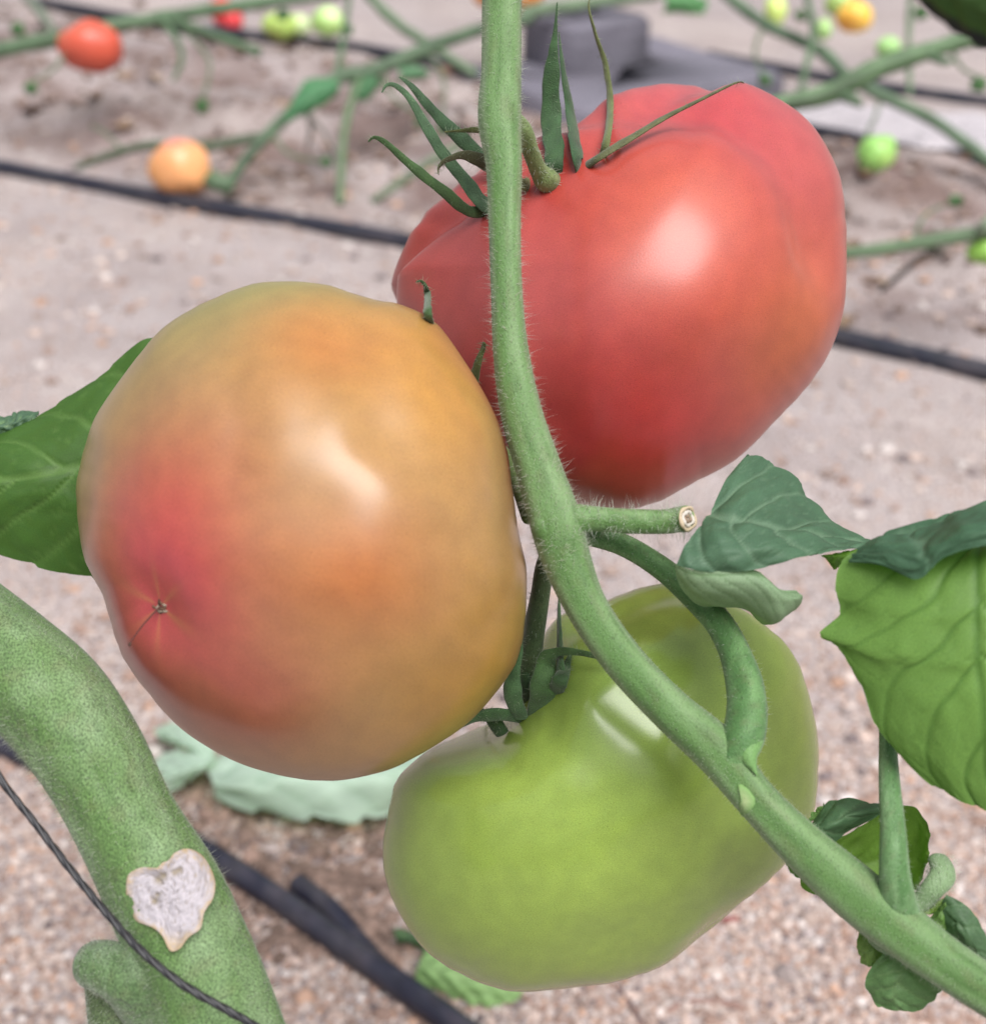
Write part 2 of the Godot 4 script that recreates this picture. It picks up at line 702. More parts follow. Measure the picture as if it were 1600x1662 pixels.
func materials() -> void:
	var dots := tint(512, 0.62, 1.12, 0.10, 2, FastNoiseLite.TYPE_SIMPLEX_SMOOTH, 0.7)
	var grain := tint(512, 0.78, 1.08, 0.16, 2, FastNoiseLite.TYPE_SIMPLEX)
	var sand := tint(1024, 0.55, 1.15, 0.05, 4, FastNoiseLite.TYPE_SIMPLEX)
	var bumps := tint(512, 0.0, 1.0, 0.08, 3, FastNoiseLite.TYPE_SIMPLEX)
	var pricks := flecks(512)
	mat("ripe_skin", 0.29, {"tex": pricks, "scale": 45.0, "sss": 0.03, "bump": bumps, "bump_cm": 0.0010, "spec": 0.47})
	mat("green_skin", 0.22, {"tex": pricks, "scale": 45.0, "sss": 0.03, "bump": bumps, "bump_cm": 0.0005, "spec": 0.47})
	mat("stem", 0.52, {"tex": specks(512, 700, 0.45), "scale": 50.0, "bump": bumps, "bump_cm": 0.012, "spec": 0.35, "rim": 0.25})
	mat("sepal", 0.6, {"tex": dots, "scale": 60.0, "bump": bumps, "bump_cm": 0.015, "spec": 0.35, "rim": 0.4})
	mat("thick_stem", 0.66, {"tex": tint(1024, 0.42, 1.25, 0.12, 2, FastNoiseLite.TYPE_SIMPLEX, 0.9), "scale": 16.0, "bump": bumps, "bump_cm": 0.03, "spec": 0.3, "rim": 0.3})
	mat("twine", 0.45, {"tex": dots, "scale": 90.0})
	mat("hair", 0.6, {"back": Color(0.8, 0.8, 0.8)})
	mat("leaf", 0.55, {"tex": grain, "scale": 40.0, "back": Color(0.6, 0.8, 0.34), "spec": 0.4})
	mat("soil", 0.95, {"tex": sand, "scale": 6.0, "bump": bumps, "bump_cm": 0.25, "spec": 0.2})
	mat("pebble", 0.85, {"spec": 0.3})
	mat("plastic", 0.42, {"tex": tint(512, 0.75, 1.2, 0.02, 4, FastNoiseLite.TYPE_SIMPLEX), "scale": 8.0, "spec": 0.5})
	mat("scar", 0.9, {"bump": bumps, "scale": 40.0, "bump_cm": 0.006})
	mat("cork", 0.9, {"tex": dots, "scale": 120.0})
	mat("far_skin", 0.35, {"sss": 0.1})
	mat("far_green", 0.6, {"tex": sand, "scale": 20.0, "back": Color(0.3, 0.45, 0.15)})
	mat("concrete", 0.9, {"tex": sand, "scale": 4.0, "bump": bumps, "bump_cm": 0.1})
	mat("sheet", 0.7, {"tex": sand, "scale": 3.0})


func build_ground() -> void:
	var xs := PackedFloat32Array()
	var zs := PackedFloat32Array()
	for k in 221:
		var t := (k - 110) / 110.0
		xs.append(1.6 * t + 58.4 * pow(absf(t), 9.0) * signf(t))
	for k in 241:
		var t := (k - 60) / 180.0
		zs.append(-(2.6 * t + 60.0 * pow(absf(t), 11.0) * signf(t)))
	var g := Geo.new()
	var pts := PackedVector3Array()
	var cols := PackedColorArray()
	var uv := PackedVector2Array()
	var pale := srgb(208, 194, 190)
	var brown := srgb(134, 112, 106)
	var grey := srgb(196, 184, 183)
	for z in zs:
		for x in xs:
			pts.append(Vector3(x, height(x, z), z))
			var s := pipe_side(x, z)
			var bed := smoothstep(0.0, 0.1, s) * (1.0 - smoothstep(0.35, 0.65, s))
			var patch := clampf(0.42 + 1.5 * noise.get_noise_2d(x * 700.0 + 40.0, z * 1200.0) + 0.6 * noise.get_noise_2d(x * 3000.0, z * 5000.0), 0, 1)
			var c := pale.lerp(grey, clampf(0.5 + noise.get_noise_2d(x * 300.0, z * 300.0 + 400.0), 0, 1))
			c = c.lerp(brown, clampf(bed * (0.15 + 0.75 * patch) + 0.18 * patch * (1.0 - bed), 0, 1))
			cols.append(c)
			uv.append(Vector2(x, z))
	g.grid(pts, cols, uv, zs.size(), xs.size(), false, -1)
	var o := part("sandy_ground", g, M.soil, self, Vector3.ZERO)
	tag(o, "pale pinkish sand and fine gravel covering the ground", "ground", "", "structure")
	# gravel grains, thick near the camera
	var kinds := []
	for k in 3:
		kinds.append(pebble_mesh(k))
	var spots := [[], [], []]
	var tones := [[], [], []]
	var colors := [srgb(190, 170, 160), srgb(178, 157, 147), srgb(196, 180, 172), srgb(156, 137, 128), srgb(172, 158, 154), srgb(208, 198, 194), srgb(122, 110, 110), srgb(188, 154, 134), srgb(158, 132, 120)]
	for k in 140000:
		var d := 0.50 + 1.25 * pow(rng.randf(), 1.55)
		var x := rng.randf_range(-0.42, 0.42) * d
		var z := -d * 0.97 + 0.20
		var s := pipe_side(x, z)
		var big := 0.0009 + 0.0014 * pow(rng.randf(), 3.0)
		if rng.randf() < 0.02: big *= 1.5 + rng.randf()
		if s > 0.0 and rng.randf() < 0.5: continue
		if rng.randf() < smoothstep(0.72, 1.05, d) * 0.8: continue
		big *= lerpf(1.0, 0.7, smoothstep(0.7, 1.0, d))
		var h := height(x, z)
		var b := Basis.from_euler(Vector3(rng.randf() * TAU, rng.randf() * TAU, rng.randf() * TAU)).scaled(Vector3(1, 0.75, 1) * big)
		var n := rng.randi() % 3
		spots[n].append(Transform3D(b, Vector3(x, h + big * rng.randf_range(-0.5, 0.25), z)))
		var c: Color = colors[mini(rng.randi() % 13, 8) if rng.randf() < 0.7 else rng.randi() % 3]
		if s > 0.02: c = c.lerp(srgb(140, 118, 108), 0.5)
		tones[n].append(c * rng.randf_range(0.66, 1.06))
	for k in 5200:
		var d := rng.randf_range(0.7, 1.9)
		var x := rng.randf_range(-0.45, 0.45) * d
		var z := -d * 0.97 + 0.20
		var big := 0.0012 + 0.0036 * pow(rng.randf(), 2.5)
		var b := Basis.from_euler(Vector3(rng.randf() * TAU, rng.randf() * TAU, rng.randf() * TAU)).scaled(Vector3(1.2, 0.6, 1) * big)
		var n := rng.randi() % 3
		spots[n].append(Transform3D(b, Vector3(x, height(x, z) + big * 0.2, z)))
		tones[n].append((colors[rng.randi() % colors.size()] as Color) * rng.randf_range(0.65, 1.0))
	scatter("gravel", kinds, spots, tones, "loose pinkish and grey gravel grains lying on the sand", "gravel")
	# clods of earth on the bed beyond the pipe and beside the near pipe
	spots = [[], [], []]
	tones = [[], [], []]
	for k in 5200:
		var pos := Vector3.ZERO
		if k < 4200:
			pos = Vector3(rng.randf_range(-1.0, 1.0), 0, rng.randf_range(-2.4, -0.9))
			var s := pipe_side(pos.x, pos.z)
			if s < 0.03 or s > 0.55: continue
		else:
			var q: Vector3 = ground(rng.randf_range(270, 640), rng.randf_range(1260, 1560))
			pos = Vector3(q.x, 0, q.z)
		var big := 0.002 + 0.006 * pow(rng.randf(), 3.0)
		if k >= 4200: big *= 0.55
		var b := Basis.from_euler(Vector3(rng.randf() * TAU, rng.randf() * TAU, rng.randf() * TAU)).scaled(Vector3(1, 0.7, 1) * big)
		var n := rng.randi() % 3
		spots[n].append(Transform3D(b, Vector3(pos.x, height(pos.x, pos.z) + big * 0.2, pos.z)))
		tones[n].append(srgb(128, 108, 98) * rng.randf_range(0.6, 1.25))
	scatter("soil_clods", kinds, spots, tones, "brown crumbs of earth along the drip pipes", "soil")


func pebble_mesh(k: int) -> ArrayMesh:
	var g := Geo.new()
	var pts := PackedVector3Array()
	var cols := PackedColorArray()
	var uv := PackedVector2Array()
	for r in 6:
		for j in 8:
			var th := PI * r / 5.0
			var u := Vector3(sin(th) * cos(TAU * j / 8.0), cos(th), sin(th) * sin(TAU * j / 8.0))
			pts.append(u * (1.0 + 0.55 * noise.get_noise_3dv(u * 90.0 + Vector3.ONE * 333.0 * (k + 1))))
			cols.append(Color.WHITE)
			uv.append(Vector2.ZERO)
	g.grid(pts, cols, uv, 6, 8, true, 1)
	var m := g.mesh(Vector3.ZERO)
	m.surface_set_material(0, M.pebble)
	return m


func scatter(called: String, kinds: Array, spots: Array, tones: Array, label: String, category: String) -> void:
	for n in 3:
		var mm := MultiMesh.new()
		mm.transform_format = MultiMesh.TRANSFORM_3D
		mm.use_colors = true
		mm.mesh = kinds[n]
		mm.instance_count = spots[n].size()
		for k in spots[n].size():
			mm.set_instance_transform(k, spots[n][k])
			mm.set_instance_color(k, tones[n][k])
		var o := MultiMeshInstance3D.new()
		o.multimesh = mm
		o.name = numbered(called, self)
		add_child(o, true)
		tag(o, label, category, label, "stuff")


func pipe(called: String, label: String, list: Array, half: float, tone: Color, group := "", lift := 0.0) -> void:
	var g := Geo.new()
	tube(g, lie(list, half, lift), {"seg": 18, "per": 14, "color": func(q: Vector3, _u: float, _a: float) -> Color:
		var dust := clampf(0.25 + 0.9 * noise.get_noise_3dv(q * 5000.0), 0, 1)
		return tone.lerp(srgb(140, 128, 126), dust * 0.2)})
	solo(called, label, "pipe", g, M.plastic, ground(list[0][0], list[0][1]), group)


func litter() -> void:   # dry leaf crumbs on the bed beyond the far pipe
	var kinds := []
	var spots := [[], [], []]
	var tones := [[], [], []]
	for k in 3:
		var g := Geo.new()
		var rows := []
		for e in [[0.0, 0.1], [0.35, 0.45], [0.7, 0.3], [1.0, 0.03]]:
			var c := Vector3(0, 0.12 * sin(e[0] * 4.0 + k), e[0] - 0.5)
			rows.append([c + Vector3(-e[1], 0.18 + 0.1 * sin(k * 2.0 + e[0] * 6.0), 0), c, c + Vector3(e[1], 0.15 + 0.14 * cos(k + e[0] * 5.0), 0)])
		blade(g, rows, 12, 9, {"front": leaf_tone(Color(1, 1, 1), Color(0.6, 0.6, 0.6), 0.3), "amp": 0.03, "serr": 0.25, "teeth": 4.0, "veins": 3.0})
		var m := g.mesh(Vector3.ZERO)
		m.surface_set_material(0, M.pebble)
		kinds.append(m)
	for k in 650:
		var pos := Vector3(rng.randf_range(-1.3, 1.0), 0, rng.randf_range(-2.6, -0.9))
		var s := pipe_side(pos.x, pos.z)
		if s < 0.015 or s > 0.8 or rng.randf() > 1.05 - s: continue
		var big := rng.randf_range(0.006, 0.026)
		var n := rng.randi() % 3
		var b := Basis.from_euler(Vector3(rng.randf_range(-0.5, 0.5), rng.randf() * TAU, rng.randf_range(-0.5, 0.5))).scaled(Vector3.ONE * big)
		spots[n].append(Transform3D(b, Vector3(pos.x, height(pos.x, pos.z) + big * 0.1, pos.z)))
		var tone: Color = [srgb(112, 88, 74), srgb(138, 116, 98), srgb(92, 76, 68), srgb(150, 132, 118)][rng.randi() % 4]
		if rng.randf() < 0.06: tone = srgb(104, 138, 88)
		tones[n].append(tone)
	scatter("leaf_litter", kinds, spots, tones, "dry leaf crumbs strewn over the planted bed", "leaf litter")


func build_pipes() -> void:
	var black := srgb(36, 38, 50)
	pipe("drip_pipe", "long black drip pipe running diagonally behind the three large tomatoes", [[-260, 215], [0, 268], [250, 316], [660, 388], [1000, 464], [1370, 545], [1600, 598], [1900, 672]], 0.0082, black, "drip pipes on the ground")
	pipe("drip_pipe", "black drip pipe passing behind the scarred stem at the bottom left", [[-200, 1090], [0, 1200], [180, 1290], [390, 1415], [560, 1530], [760, 1675], [900, 1790]], 0.0056, srgb(34, 36, 52), "drip pipes on the ground", 0.002)
	pipe("pipe_stub", "short dark pipe end lying against the near drip pipe", [[484, 1432], [540, 1478], [590, 1535], [640, 1590]], 0.0050, srgb(30, 32, 48), "", 0.0)
	pipe("far_drip_pipe", "thin dark drip line along the near edge of the white strip", [[1240, 193], [1400, 222], [1600, 260], [1750, 292]], 0.007, black, "far drip lines")
	pipe("far_drip_pipe", "thin dark drip line between the grey block and the thick green vine", [[1150, 88], [1260, 108], [1400, 133], [1650, 170]], 0.008, black, "far drip lines")
	pipe("far_drip_pipe", "dark drip line passing under the red and green tomatoes at the top left", [[60, 0], [300, 40], [420, 55], [600, 78], [800, 118], [900, 135]], 0.008, black, "far drip lines")


func build_far_things() -> void:
	# grey block with the foot of a post
	var a := ground(845, 200)
	var b := ground(1175, 150)
	var run := (b - a); run.y = 0
	var size := Vector3(run.length(), 0.05, 0.24)
	var root := thing("concrete_block", "low grey concrete footing with a smaller block on top, behind the pink tomato", "concrete block", Vector3((a.x + b.x) / 2, -0.02, (a.z + b.z) / 2 - 0.09))
	root.rotation.y = -atan2(run.z, run.x)
	for q in [["footing", size, Vector3.ZERO], ["upper_block", Vector3(0.12, 0.062, 0.10), Vector3(-0.01, 0.045, -0.06)]]:
		var g := Geo.new()
		var pts := PackedVector3Array()
		var cols := PackedColorArray()
		var uv := PackedVector2Array()
		var sz: Vector3 = q[1]
		var cv := 0.008
		for lay in [[0.0, 0.0, 0], [0.0, 1.0, 0], [1.0, 1.0, 0], [1.0, 1.0, 1], [1.0, 0.0, 1]]:
			var hx: float = sz.x / 2 - (cv if lay[0] > 0.5 or false else 0.0)
			var hz: float = sz.z / 2 - (cv if lay[0] > 0.5 else 0.0)
			var y: float = (sz.y - cv if lay[0] < 0.5 else sz.y) if lay[1] > 0.5 else (0.0 if lay[0] < 0.5 else sz.y)
			if lay[2] == 1 and lay[1] < 0.5:
				hx = 1e-5; hz = 1e-5
			for cnr in [[-1, -1], [0, -1], [1, -1], [1, 0], [1, 1], [0, 1], [-1, 1], [-1, 0]]:
				pts.append(q[2] + Vector3(cnr[0] * hx, y, cnr[1] * hz) + Vector3.ONE * 0.002 * fine.get_noise_3d(cnr[0] * 999.0, y * 9000.0, cnr[1] * 777.0))
				cols.append(srgb(128, 124, 136) * (1.0 + 0.3 * noise.get_noise_3d(pts[-1].x * 2000.0, pts[-1].y * 2000.0, pts[-1].z * 2000.0)))
				uv.append(Vector2.ZERO)
		g.grid(pts, cols, uv, 5, 8, true, -1)
		part(q[0], g, M.concrete, root, Vector3.ZERO)
	# white sheet strip
	var g2 := Geo.new()
	var pts2 := PackedVector3Array()
	var cols2 := PackedColorArray()
	var uv2 := PackedVector2Array()
	for k in 40:
		var t := k / 39.0
		for j in 8:
			var w := j / 7.0
			var q := ground(lerpf(1180, 1720, t), lerpf(lerpf(150, 196, t), lerpf(186, 272, t), w), 0.006)
			q.y += 0.004 * noise.get_noise_2d(t * 900.0, w * 250.0)
			pts2.append(q)
			cols2.append(srgb(204, 196, 200))
			uv2.append(Vector2(t, w))
	g2.grid(pts2, cols2, uv2, 40, 8, false, 1)
	solo("white_sheet", "pale white plastic sheet strip lying on the soil at the right", "plastic sheet", g2, M.sheet, ground(1400, 210))


func vine(called: String, label: String, list: Array, tone: Color, opt := {}) -> Node3D:
	tone = tone.lerp(srgb(128, 132, 118), 0.22)
	var root := thing(called, label, opt.get("category", "vine"), at(list[0][0], list[0][1], list[0][2]), opt.get("group", "vines behind the tomatoes"))
	var g := Geo.new()
	tube(g, path(list), {"seg": 12, "per": 8, "rough": 0.25, "rough_scale": 120.0, "color": func(q: Vector3, _u: float, _a: float) -> Color:
		var k := 1.1 + 0.5 * noise.get_noise_3dv(q * 3000.0)
		return Color(tone.r * k, tone.g * k, tone.b * k)})
	part("stem", g, M.far_green, root, root.position)
	return root


func twig(root: Node3D, list: Array, tone: Color, called := "side_stem") -> void:
	tone = tone.lerp(srgb(128, 132, 118), 0.22)
	var g := Geo.new()
	tube(g, path(list), {"seg": 10, "per": 8, "rough": 0.25, "rough_scale": 120.0, "color": tone})
	part(called, g, M.far_green, root, root.position)


func far_leaf(root: Node3D, ctrl: Array, tone: Color) -> void:
	var g := Geo.new()
	blade(g, ctrl, 24, 16, {"front": leaf_tone(tone, tone * 1.4), "rear": leaf_tone(tone * 1.1, tone * 1.5), "amp": 0.002, "serr": 0.12, "veins": 4.0, "thick": 0.0005})
	part("leaf", g, M.leaf, root, root.position)


func build_far_vines() -> void:
	var green := srgb(88, 122, 84)
	var deep := srgb(70, 102, 68)
	var v1 := vine("vine", "green vine crossing the top left corner above the orange red tomato", [[-60, 92, 1.5, 13], [50, 72, 1.5, 13], [140, 52, 1.5, 11], [250, 30, 1.52, 11], [400, 8, 1.58, 10], [560, -12, 1.62, 9]], green)
	twig(v1, [[255, 25, 1.52, 7], [285, 60, 1.5, 6], [295, 95, 1.5, 5], [282, 130, 1.5, 4]], green)
	twig(v1, [[275, 30, 1.52, 8], [320, 48, 1.5, 8], [370, 66, 1.48, 8], [418, 85, 1.47, 9]], green)
	twig(v1, [[40, -10, 1.52, 8], [70, 25, 1.5, 8], [88, 52, 1.5, 7]], srgb(130, 142, 124))
	twig(v1, [[150, 48, 1.5, 5], [148, 38, 1.5, 4], [150, 30, 1.5, 4]], green, "fruit_stalk")
	var v2 := vine("vine", "green vine slanting from the stem down to the orange tomato by the drip pipe", [[860, 30, 1.5, 10], [780, 48, 1.5, 10], [700, 76, 1.48, 12], [610, 114, 1.46, 12], [545, 128, 1.45, 12], [482, 175, 1.43, 10], [432, 222, 1.41, 9], [392, 268, 1.40, 8], [366, 312, 1.39, 7]], deep)
	twig(v2, [[425, 222, 1.41, 8], [380, 230, 1.41, 9], [330, 238, 1.41, 9], [240, 236, 1.41, 8], [180, 252, 1.42, 7], [126, 272, 1.43, 6]], srgb(84, 100, 72))
	twig(v2, [[375, 300, 1.39, 12], [352, 296, 1.39, 15], [338, 292, 1.39, 10]], green, "calyx")
	far_leaf(v2, [[[545, 128, 1.44], [552, 140, 1.43], [548, 152, 1.44]], [[500, 128, 1.43], [515, 150, 1.42], [530, 168, 1.43]], [[474, 165, 1.42], [488, 172, 1.41], [492, 186, 1.42]], [[460, 196, 1.41], [463, 198, 1.41], [466, 200, 1.41]]], srgb(88, 140, 98))
	far_leaf(v2, [[[600, 110, 1.46], [610, 125, 1.45], [625, 130, 1.46]], [[570, 140, 1.45], [590, 150, 1.44], [600, 160, 1.45]], [[572, 160, 1.44], [578, 162, 1.44], [584, 164, 1.44]]], srgb(84, 128, 90))
	far_leaf(v2, [[[640, 105, 1.47], [650, 120, 1.46], [640, 135, 1.47]], [[680, 108, 1.47], [680, 118, 1.46], [680, 130, 1.47]], [[700, 118, 1.47], [698, 120, 1.47], [696, 123, 1.47]]], srgb(110, 150, 115))
	twig(v2, [[568, -10, 1.5, 5], [560, 45, 1.49, 5], [552, 95, 1.47, 6], [546, 126, 1.45, 6]], green)
	twig(v2, [[584, 128, 1.45, 5], [566, 180, 1.43, 6], [556, 240, 1.41, 6], [552, 328, 1.40, 7]], srgb(110, 140, 98))
	twig(v2, [[596, -10, 1.55, 9], [645, 38, 1.53, 9], [700, 74, 1.49, 8], [770, 120, 1.47, 8]], srgb(120, 148, 112))
	twig(v2, [[498, 180, 1.43, 3], [505, 210, 1.42, 5], [498, 245, 1.42, 2]], srgb(92, 80, 76), "dry_leaf")
	twig(v2, [[500, 185, 1.43, 3], [525, 215, 1.42, 3], [545, 255, 1.41, 3]], srgb(100, 92, 84), "dry_leaf")
	vine("vine", "greyish green vine end below the long sepals left of the stem", [[760, 228, 1.3, 7], [700, 262, 1.3, 8], [655, 292, 1.3, 8], [606, 326, 1.3, 7]], srgb(112, 128, 100))
	var v4 := vine("vine", "thick green vine rising to the top right behind the pink tomato", [[1180, 190, 1.2, 10], [1262, 170, 1.2, 14], [1345, 152, 1.2, 16], [1420, 112, 1.2, 17], [1500, 84, 1.2, 15], [1580, 58, 1.2, 15], [1680, 20, 1.2, 14]], srgb(90, 126, 80))
	twig(v4, [[1350, 150, 1.2, 8], [1385, 162, 1.19, 9], [1396, 172, 1.19, 4]], green)
	twig(v4, [[1500, 86, 1.2, 8], [1530, 100, 1.19, 8], [1545, 98, 1.19, 4]], green)
	twig(v4, [[1262, 170, 1.2, 4], [1320, 160, 1.18, 3], [1420, 108, 1.18, 2]], srgb(60, 76, 56))
	vine("vine", "slim green vine running down to the right edge across the white strip", [[1170, -15, 1.6, 9], [1240, 38, 1.56, 9], [1330, 82, 1.5, 10], [1372, 122, 1.45, 9], [1430, 155, 1.42, 9], [1500, 188, 1.40, 10], [1560, 228, 1.38, 10], [1640, 290, 1.36, 10]], srgb(98, 128, 96))
	vine("hanging_stem", "thin upright green stem at the top right, left of the yellow tomato", [[1306, -15, 1.5, 6], [1320, 50, 1.48, 6], [1308, 105, 1.46, 6], [1298, 155, 1.45, 5]], green, {"category": "stem"})
	vine("hanging_stem", "thin upright green stem at the top right, right of the yellow tomato", [[1478, -15, 1.4, 5], [1474, 60, 1.4, 5], [1476, 155, 1.4, 4]], srgb(108, 136, 100), {"category": "stem"})
	var v7 := vine("vine", "level green vine leaving the right side of the pink tomato", [[1290, 415, 1.05, 9], [1375, 410, 1.05, 10], [1450, 401, 1.05, 11], [1520, 390, 1.05, 12], [1600, 376, 1.05, 12], [1680, 362, 1.05, 12]], srgb(84, 116, 76))
	twig(v7, [[1518, 392, 1.05, 10], [1524, 408, 1.05, 8], [1500, 415, 1.06, 5], [1465, 442, 1.09, 5], [1430, 472, 1.12, 4]], srgb(92, 84, 76), "dry_twig")
	twig(v7, [[1590, 380, 1.05, 10], [1600, 366, 1.04, 12], [1615, 350, 1.04, 8]], srgb(150, 170, 140), "fruit_stalk")
	var v8 := vine("vine", "short leafy green vine at the top edge right of the stem", [[850, 20, 1.7, 10], [960, 5, 1.72, 10], [1070, -10, 1.75, 9]], srgb(112, 140, 104))
	far_leaf(v8, [[[1065, -15, 1.7], [1080, 2, 1.69], [1075, 22, 1.7]], [[1110, -15, 1.7], [1115, 5, 1.69], [1112, 22, 1.7]], [[1148, 0, 1.7], [1148, 10, 1.7], [1140, 24, 1.7]]], srgb(100, 150, 100))


func tangle() -> void:
	var root := thing("vine", "tangle of thin side stems and small leaves among the vines at the top left", "vine", at(400, 100, 1.5), "vines behind the tomatoes")
	for q in [[[300, 50, 1.5, 3], [340, 100, 1.48, 3], [330, 160, 1.46, 2]], [[620, 112, 1.46, 3], [640, 160, 1.44, 3], [690, 190, 1.42, 2]], [[120, 56, 1.5, 4], [90, 110, 1.48, 3], [40, 140, 1.46, 2]], [[440, 215, 1.41, 3], [470, 250, 1.40, 3], [520, 262, 1.39, 2]], [[200, 244, 1.41, 3], [170, 215, 1.42, 2], [150, 205, 1.42, 2]], [[690, 78, 1.48, 3], [720, 130, 1.46, 3], [716, 200, 1.43, 2]]]:
		twig(root, q, srgb(104, 128, 92))
	for q in [[330, 160, 1.46, 26, 100], [690, 190, 1.42, 22, 130], [40, 140, 1.46, 24, 20], [520, 262, 1.39, 20, 10], [560, 40, 1.49, 20, 60], [716, 200, 1.43, 22, 80], [20, 40, 1.5, 26, 40], [470, 20, 1.6, 24, 160]]:
		var a := deg_to_rad(q[4])
		var u := Vector2(cos(a), sin(a))
		var w := Vector2(-u.y, u.x)
		var rows := []
		for e in [[0.0, 0.1], [0.4, 0.5], [0.75, 0.3], [1.0, 0.03]]:
			var c: Vector2 = Vector2(q[0], q[1]) + u * q[3] * e[0]
			var l: Vector2 = c - w * q[3] * e[1]
			var r: Vector2 = c + w * q[3] * e[1]
			rows.append([[l.x, l.y, q[2]], [c.x, c.y, q[2] - 0.006], [r.x, r.y, q[2] + 0.004]])
		far_leaf(root, rows, srgb(92, 130, 86))
	root = thing("vine", "tangle of thin side stems and small leaves among the vines at the top right", "vine", at(1400, 100, 1.4), "vines behind the tomatoes")
	for q in [[[1430, 150, 1.42, 3], [1420, 190, 1.40, 3], [1402, 226, 1.27, 3]], [[1540, 72, 1.2, 4], [1560, 110, 1.2, 3], [1600, 130, 1.2, 2]], [[1240, 40, 1.56, 3], [1225, 80, 1.54, 3], [1235, 120, 1.5, 2]], [[1480, 395, 1.05, 3], [1500, 350, 1.05, 3], [1540, 330, 1.05, 2]], [[1370, 20, 1.6, 3], [1400, -10, 1.62, 3]]]:
		twig(root, q, srgb(104, 128, 92))
	for q in [[1600, 130, 1.2, 30, 150], [1235, 120, 1.5, 24, 60], [1540, 330, 1.05, 24, 340], [1500, 10, 1.4, 26, 120], [1290, 20, 1.5, 22, 30]]:
		var a := deg_to_rad(q[4])
		var u := Vector2(cos(a), sin(a))
		var w := Vector2(-u.y, u.x)
		var rows := []
		for e in [[0.0, 0.1], [0.4, 0.5], [0.75, 0.3], [1.0, 0.03]]:
			var c: Vector2 = Vector2(q[0], q[1]) + u * q[3] * e[0]
			var l: Vector2 = c - w * q[3] * e[1]
			var r: Vector2 = c + w * q[3] * e[1]
			rows.append([[l.x, l.y, q[2]], [c.x, c.y, q[2] - 0.006], [r.x, r.y, q[2] + 0.004]])
		far_leaf(root, rows, srgb(100, 136, 92))


func small_fruit(called: String, label: String, list: Array, depth: float, base: Color, tones: Array, stalk: Array, axis := Vector3(0.1, 1, -0.1)) -> Node3D:
	var cx: float = list[0]
	var cy: float = list[1]
	var w: float = list[2] / 2.0
	var h: float = list[3] / 2.0
	var outline := []
	for k in 16:
		var a := TAU * k / 16.0
		var r := 1.0 + 0.03 * cos(3.0 * a + cx) + 0.02 * cos(5.0 * a + cy)
		outline.append([cx + cos(a) * w * r, cy + sin(a) * h * r])
	var root := thing(called, label, "tomato", at(cx, cy, depth), "small tomatoes in the background")
	var g := fruit_skin({"c": [cx, cy], "d": depth, "outline": outline, "axis": axis, "flat": 0.88, "hollow": 0.2, "hollow_w": 0.3, "furrows": [], "tones": tones, "base": base, "seed": cx, "lobes": 0.015}, 36, 48)
	part("flesh", g, M.far_skin, root, root.position)
	if stalk.size():
		twig(root, stalk, srgb(90, 130, 80), "fruit_stalk")
	return root


func build_far_fruit() -> void:
	small_fruit("far_tomato", "orange red tomato hanging at the top left corner", [148, 77, 105, 80], 1.5, srgb(196, 86, 66), [[120, 50, 0.5, srgb(206, 110, 84)]], [[150, 40, 1.5, 5], [146, 52, 1.5, 5]])
	small_fruit("far_tomato", "peach orange tomato lying against the drip pipe", [293, 273, 104, 92], 1.40, srgb(222, 160, 108), [[290, 235, 0.5, srgb(220, 132, 110)], [250, 290, 0.5, srgb(214, 150, 90)]], [[345, 280, 1.40, 6], [362, 300, 1.39, 6]], Vector3(0.9, 0.2, -0.2))
	small_fruit("far_tomato", "small red misshapen tomato at the top edge", [360, 18, 38, 46], 2.05, srgb(216, 66, 66), [], [])
	small_fruit("far_tomato", "small red fruit touching the misshapen red tomato", [378, 34, 34, 34], 2.02, srgb(212, 60, 64), [], [])
	small_fruit("far_tomato", "yellow green tomato at the top edge, brown below", [455, 42, 58, 44], 1.95, srgb(170, 196, 104), [[440, 66, 0.6, srgb(140, 130, 50)]], [])
	small_fruit("far_tomato", "pale green tomato between two greener ones at the top edge", [486, 42, 36, 36], 1.97, srgb(196, 214, 160), [], [])
	small_fruit("far_tomato", "bright light green tomato next to the thin upright stem", [532, 36, 54, 46], 1.9, srgb(168, 206, 120), [[545, 28, 0.6, srgb(205, 226, 165)]], [])
	small_fruit("far_tomato", "orange tomato half hidden behind the top of the stem", [825, -6, 118, 46], 1.8, srgb(226, 150, 84), [], [])
	small_fruit("far_tomato", "yellow tomato near the top right, lit from above", [1386, 28, 60, 50], 1.6, srgb(236, 190, 84), [[1370, 45, 0.6, srgb(220, 150, 60)]], [])
	small_fruit("far_tomato", "green tomato touching the yellow one at the top right", [1362, 6, 50, 40], 1.63, srgb(164, 190, 110), [], [])
	small_fruit("far_tomato", "small bright green tomato hanging over the bare soil on the right", [1422, 249, 62, 58], 1.25, srgb(146, 196, 104), [[1435, 265, 0.5, srgb(170, 206, 116)]], [[1400, 226, 1.25, 4], [1406, 232, 1.25, 5]], Vector3(-0.7, 0.7, 0))
	small_fruit("far_tomato", "green tomato cut by the right edge under the level vine", [1600, 408, 64, 44], 1.06, srgb(140, 186, 84), [], [])
	small_fruit("far_tomato", "blurred green fruit below the yellow tomato", [1441, 78, 40, 36], 1.5, srgb(158, 200, 128), [], [])
	small_fruit("far_tomato", "pale green fruit on the slim vine, left of the yellow tomato", [1258, 18, 36, 50], 1.7, srgb(196, 216, 120), [], [])
	small_fruit("far_tomato", "tiny pale green fruit beside the thin upright stem at the top right", [1336, 48, 26, 34], 1.5, srgb(168, 204, 130), [], [])


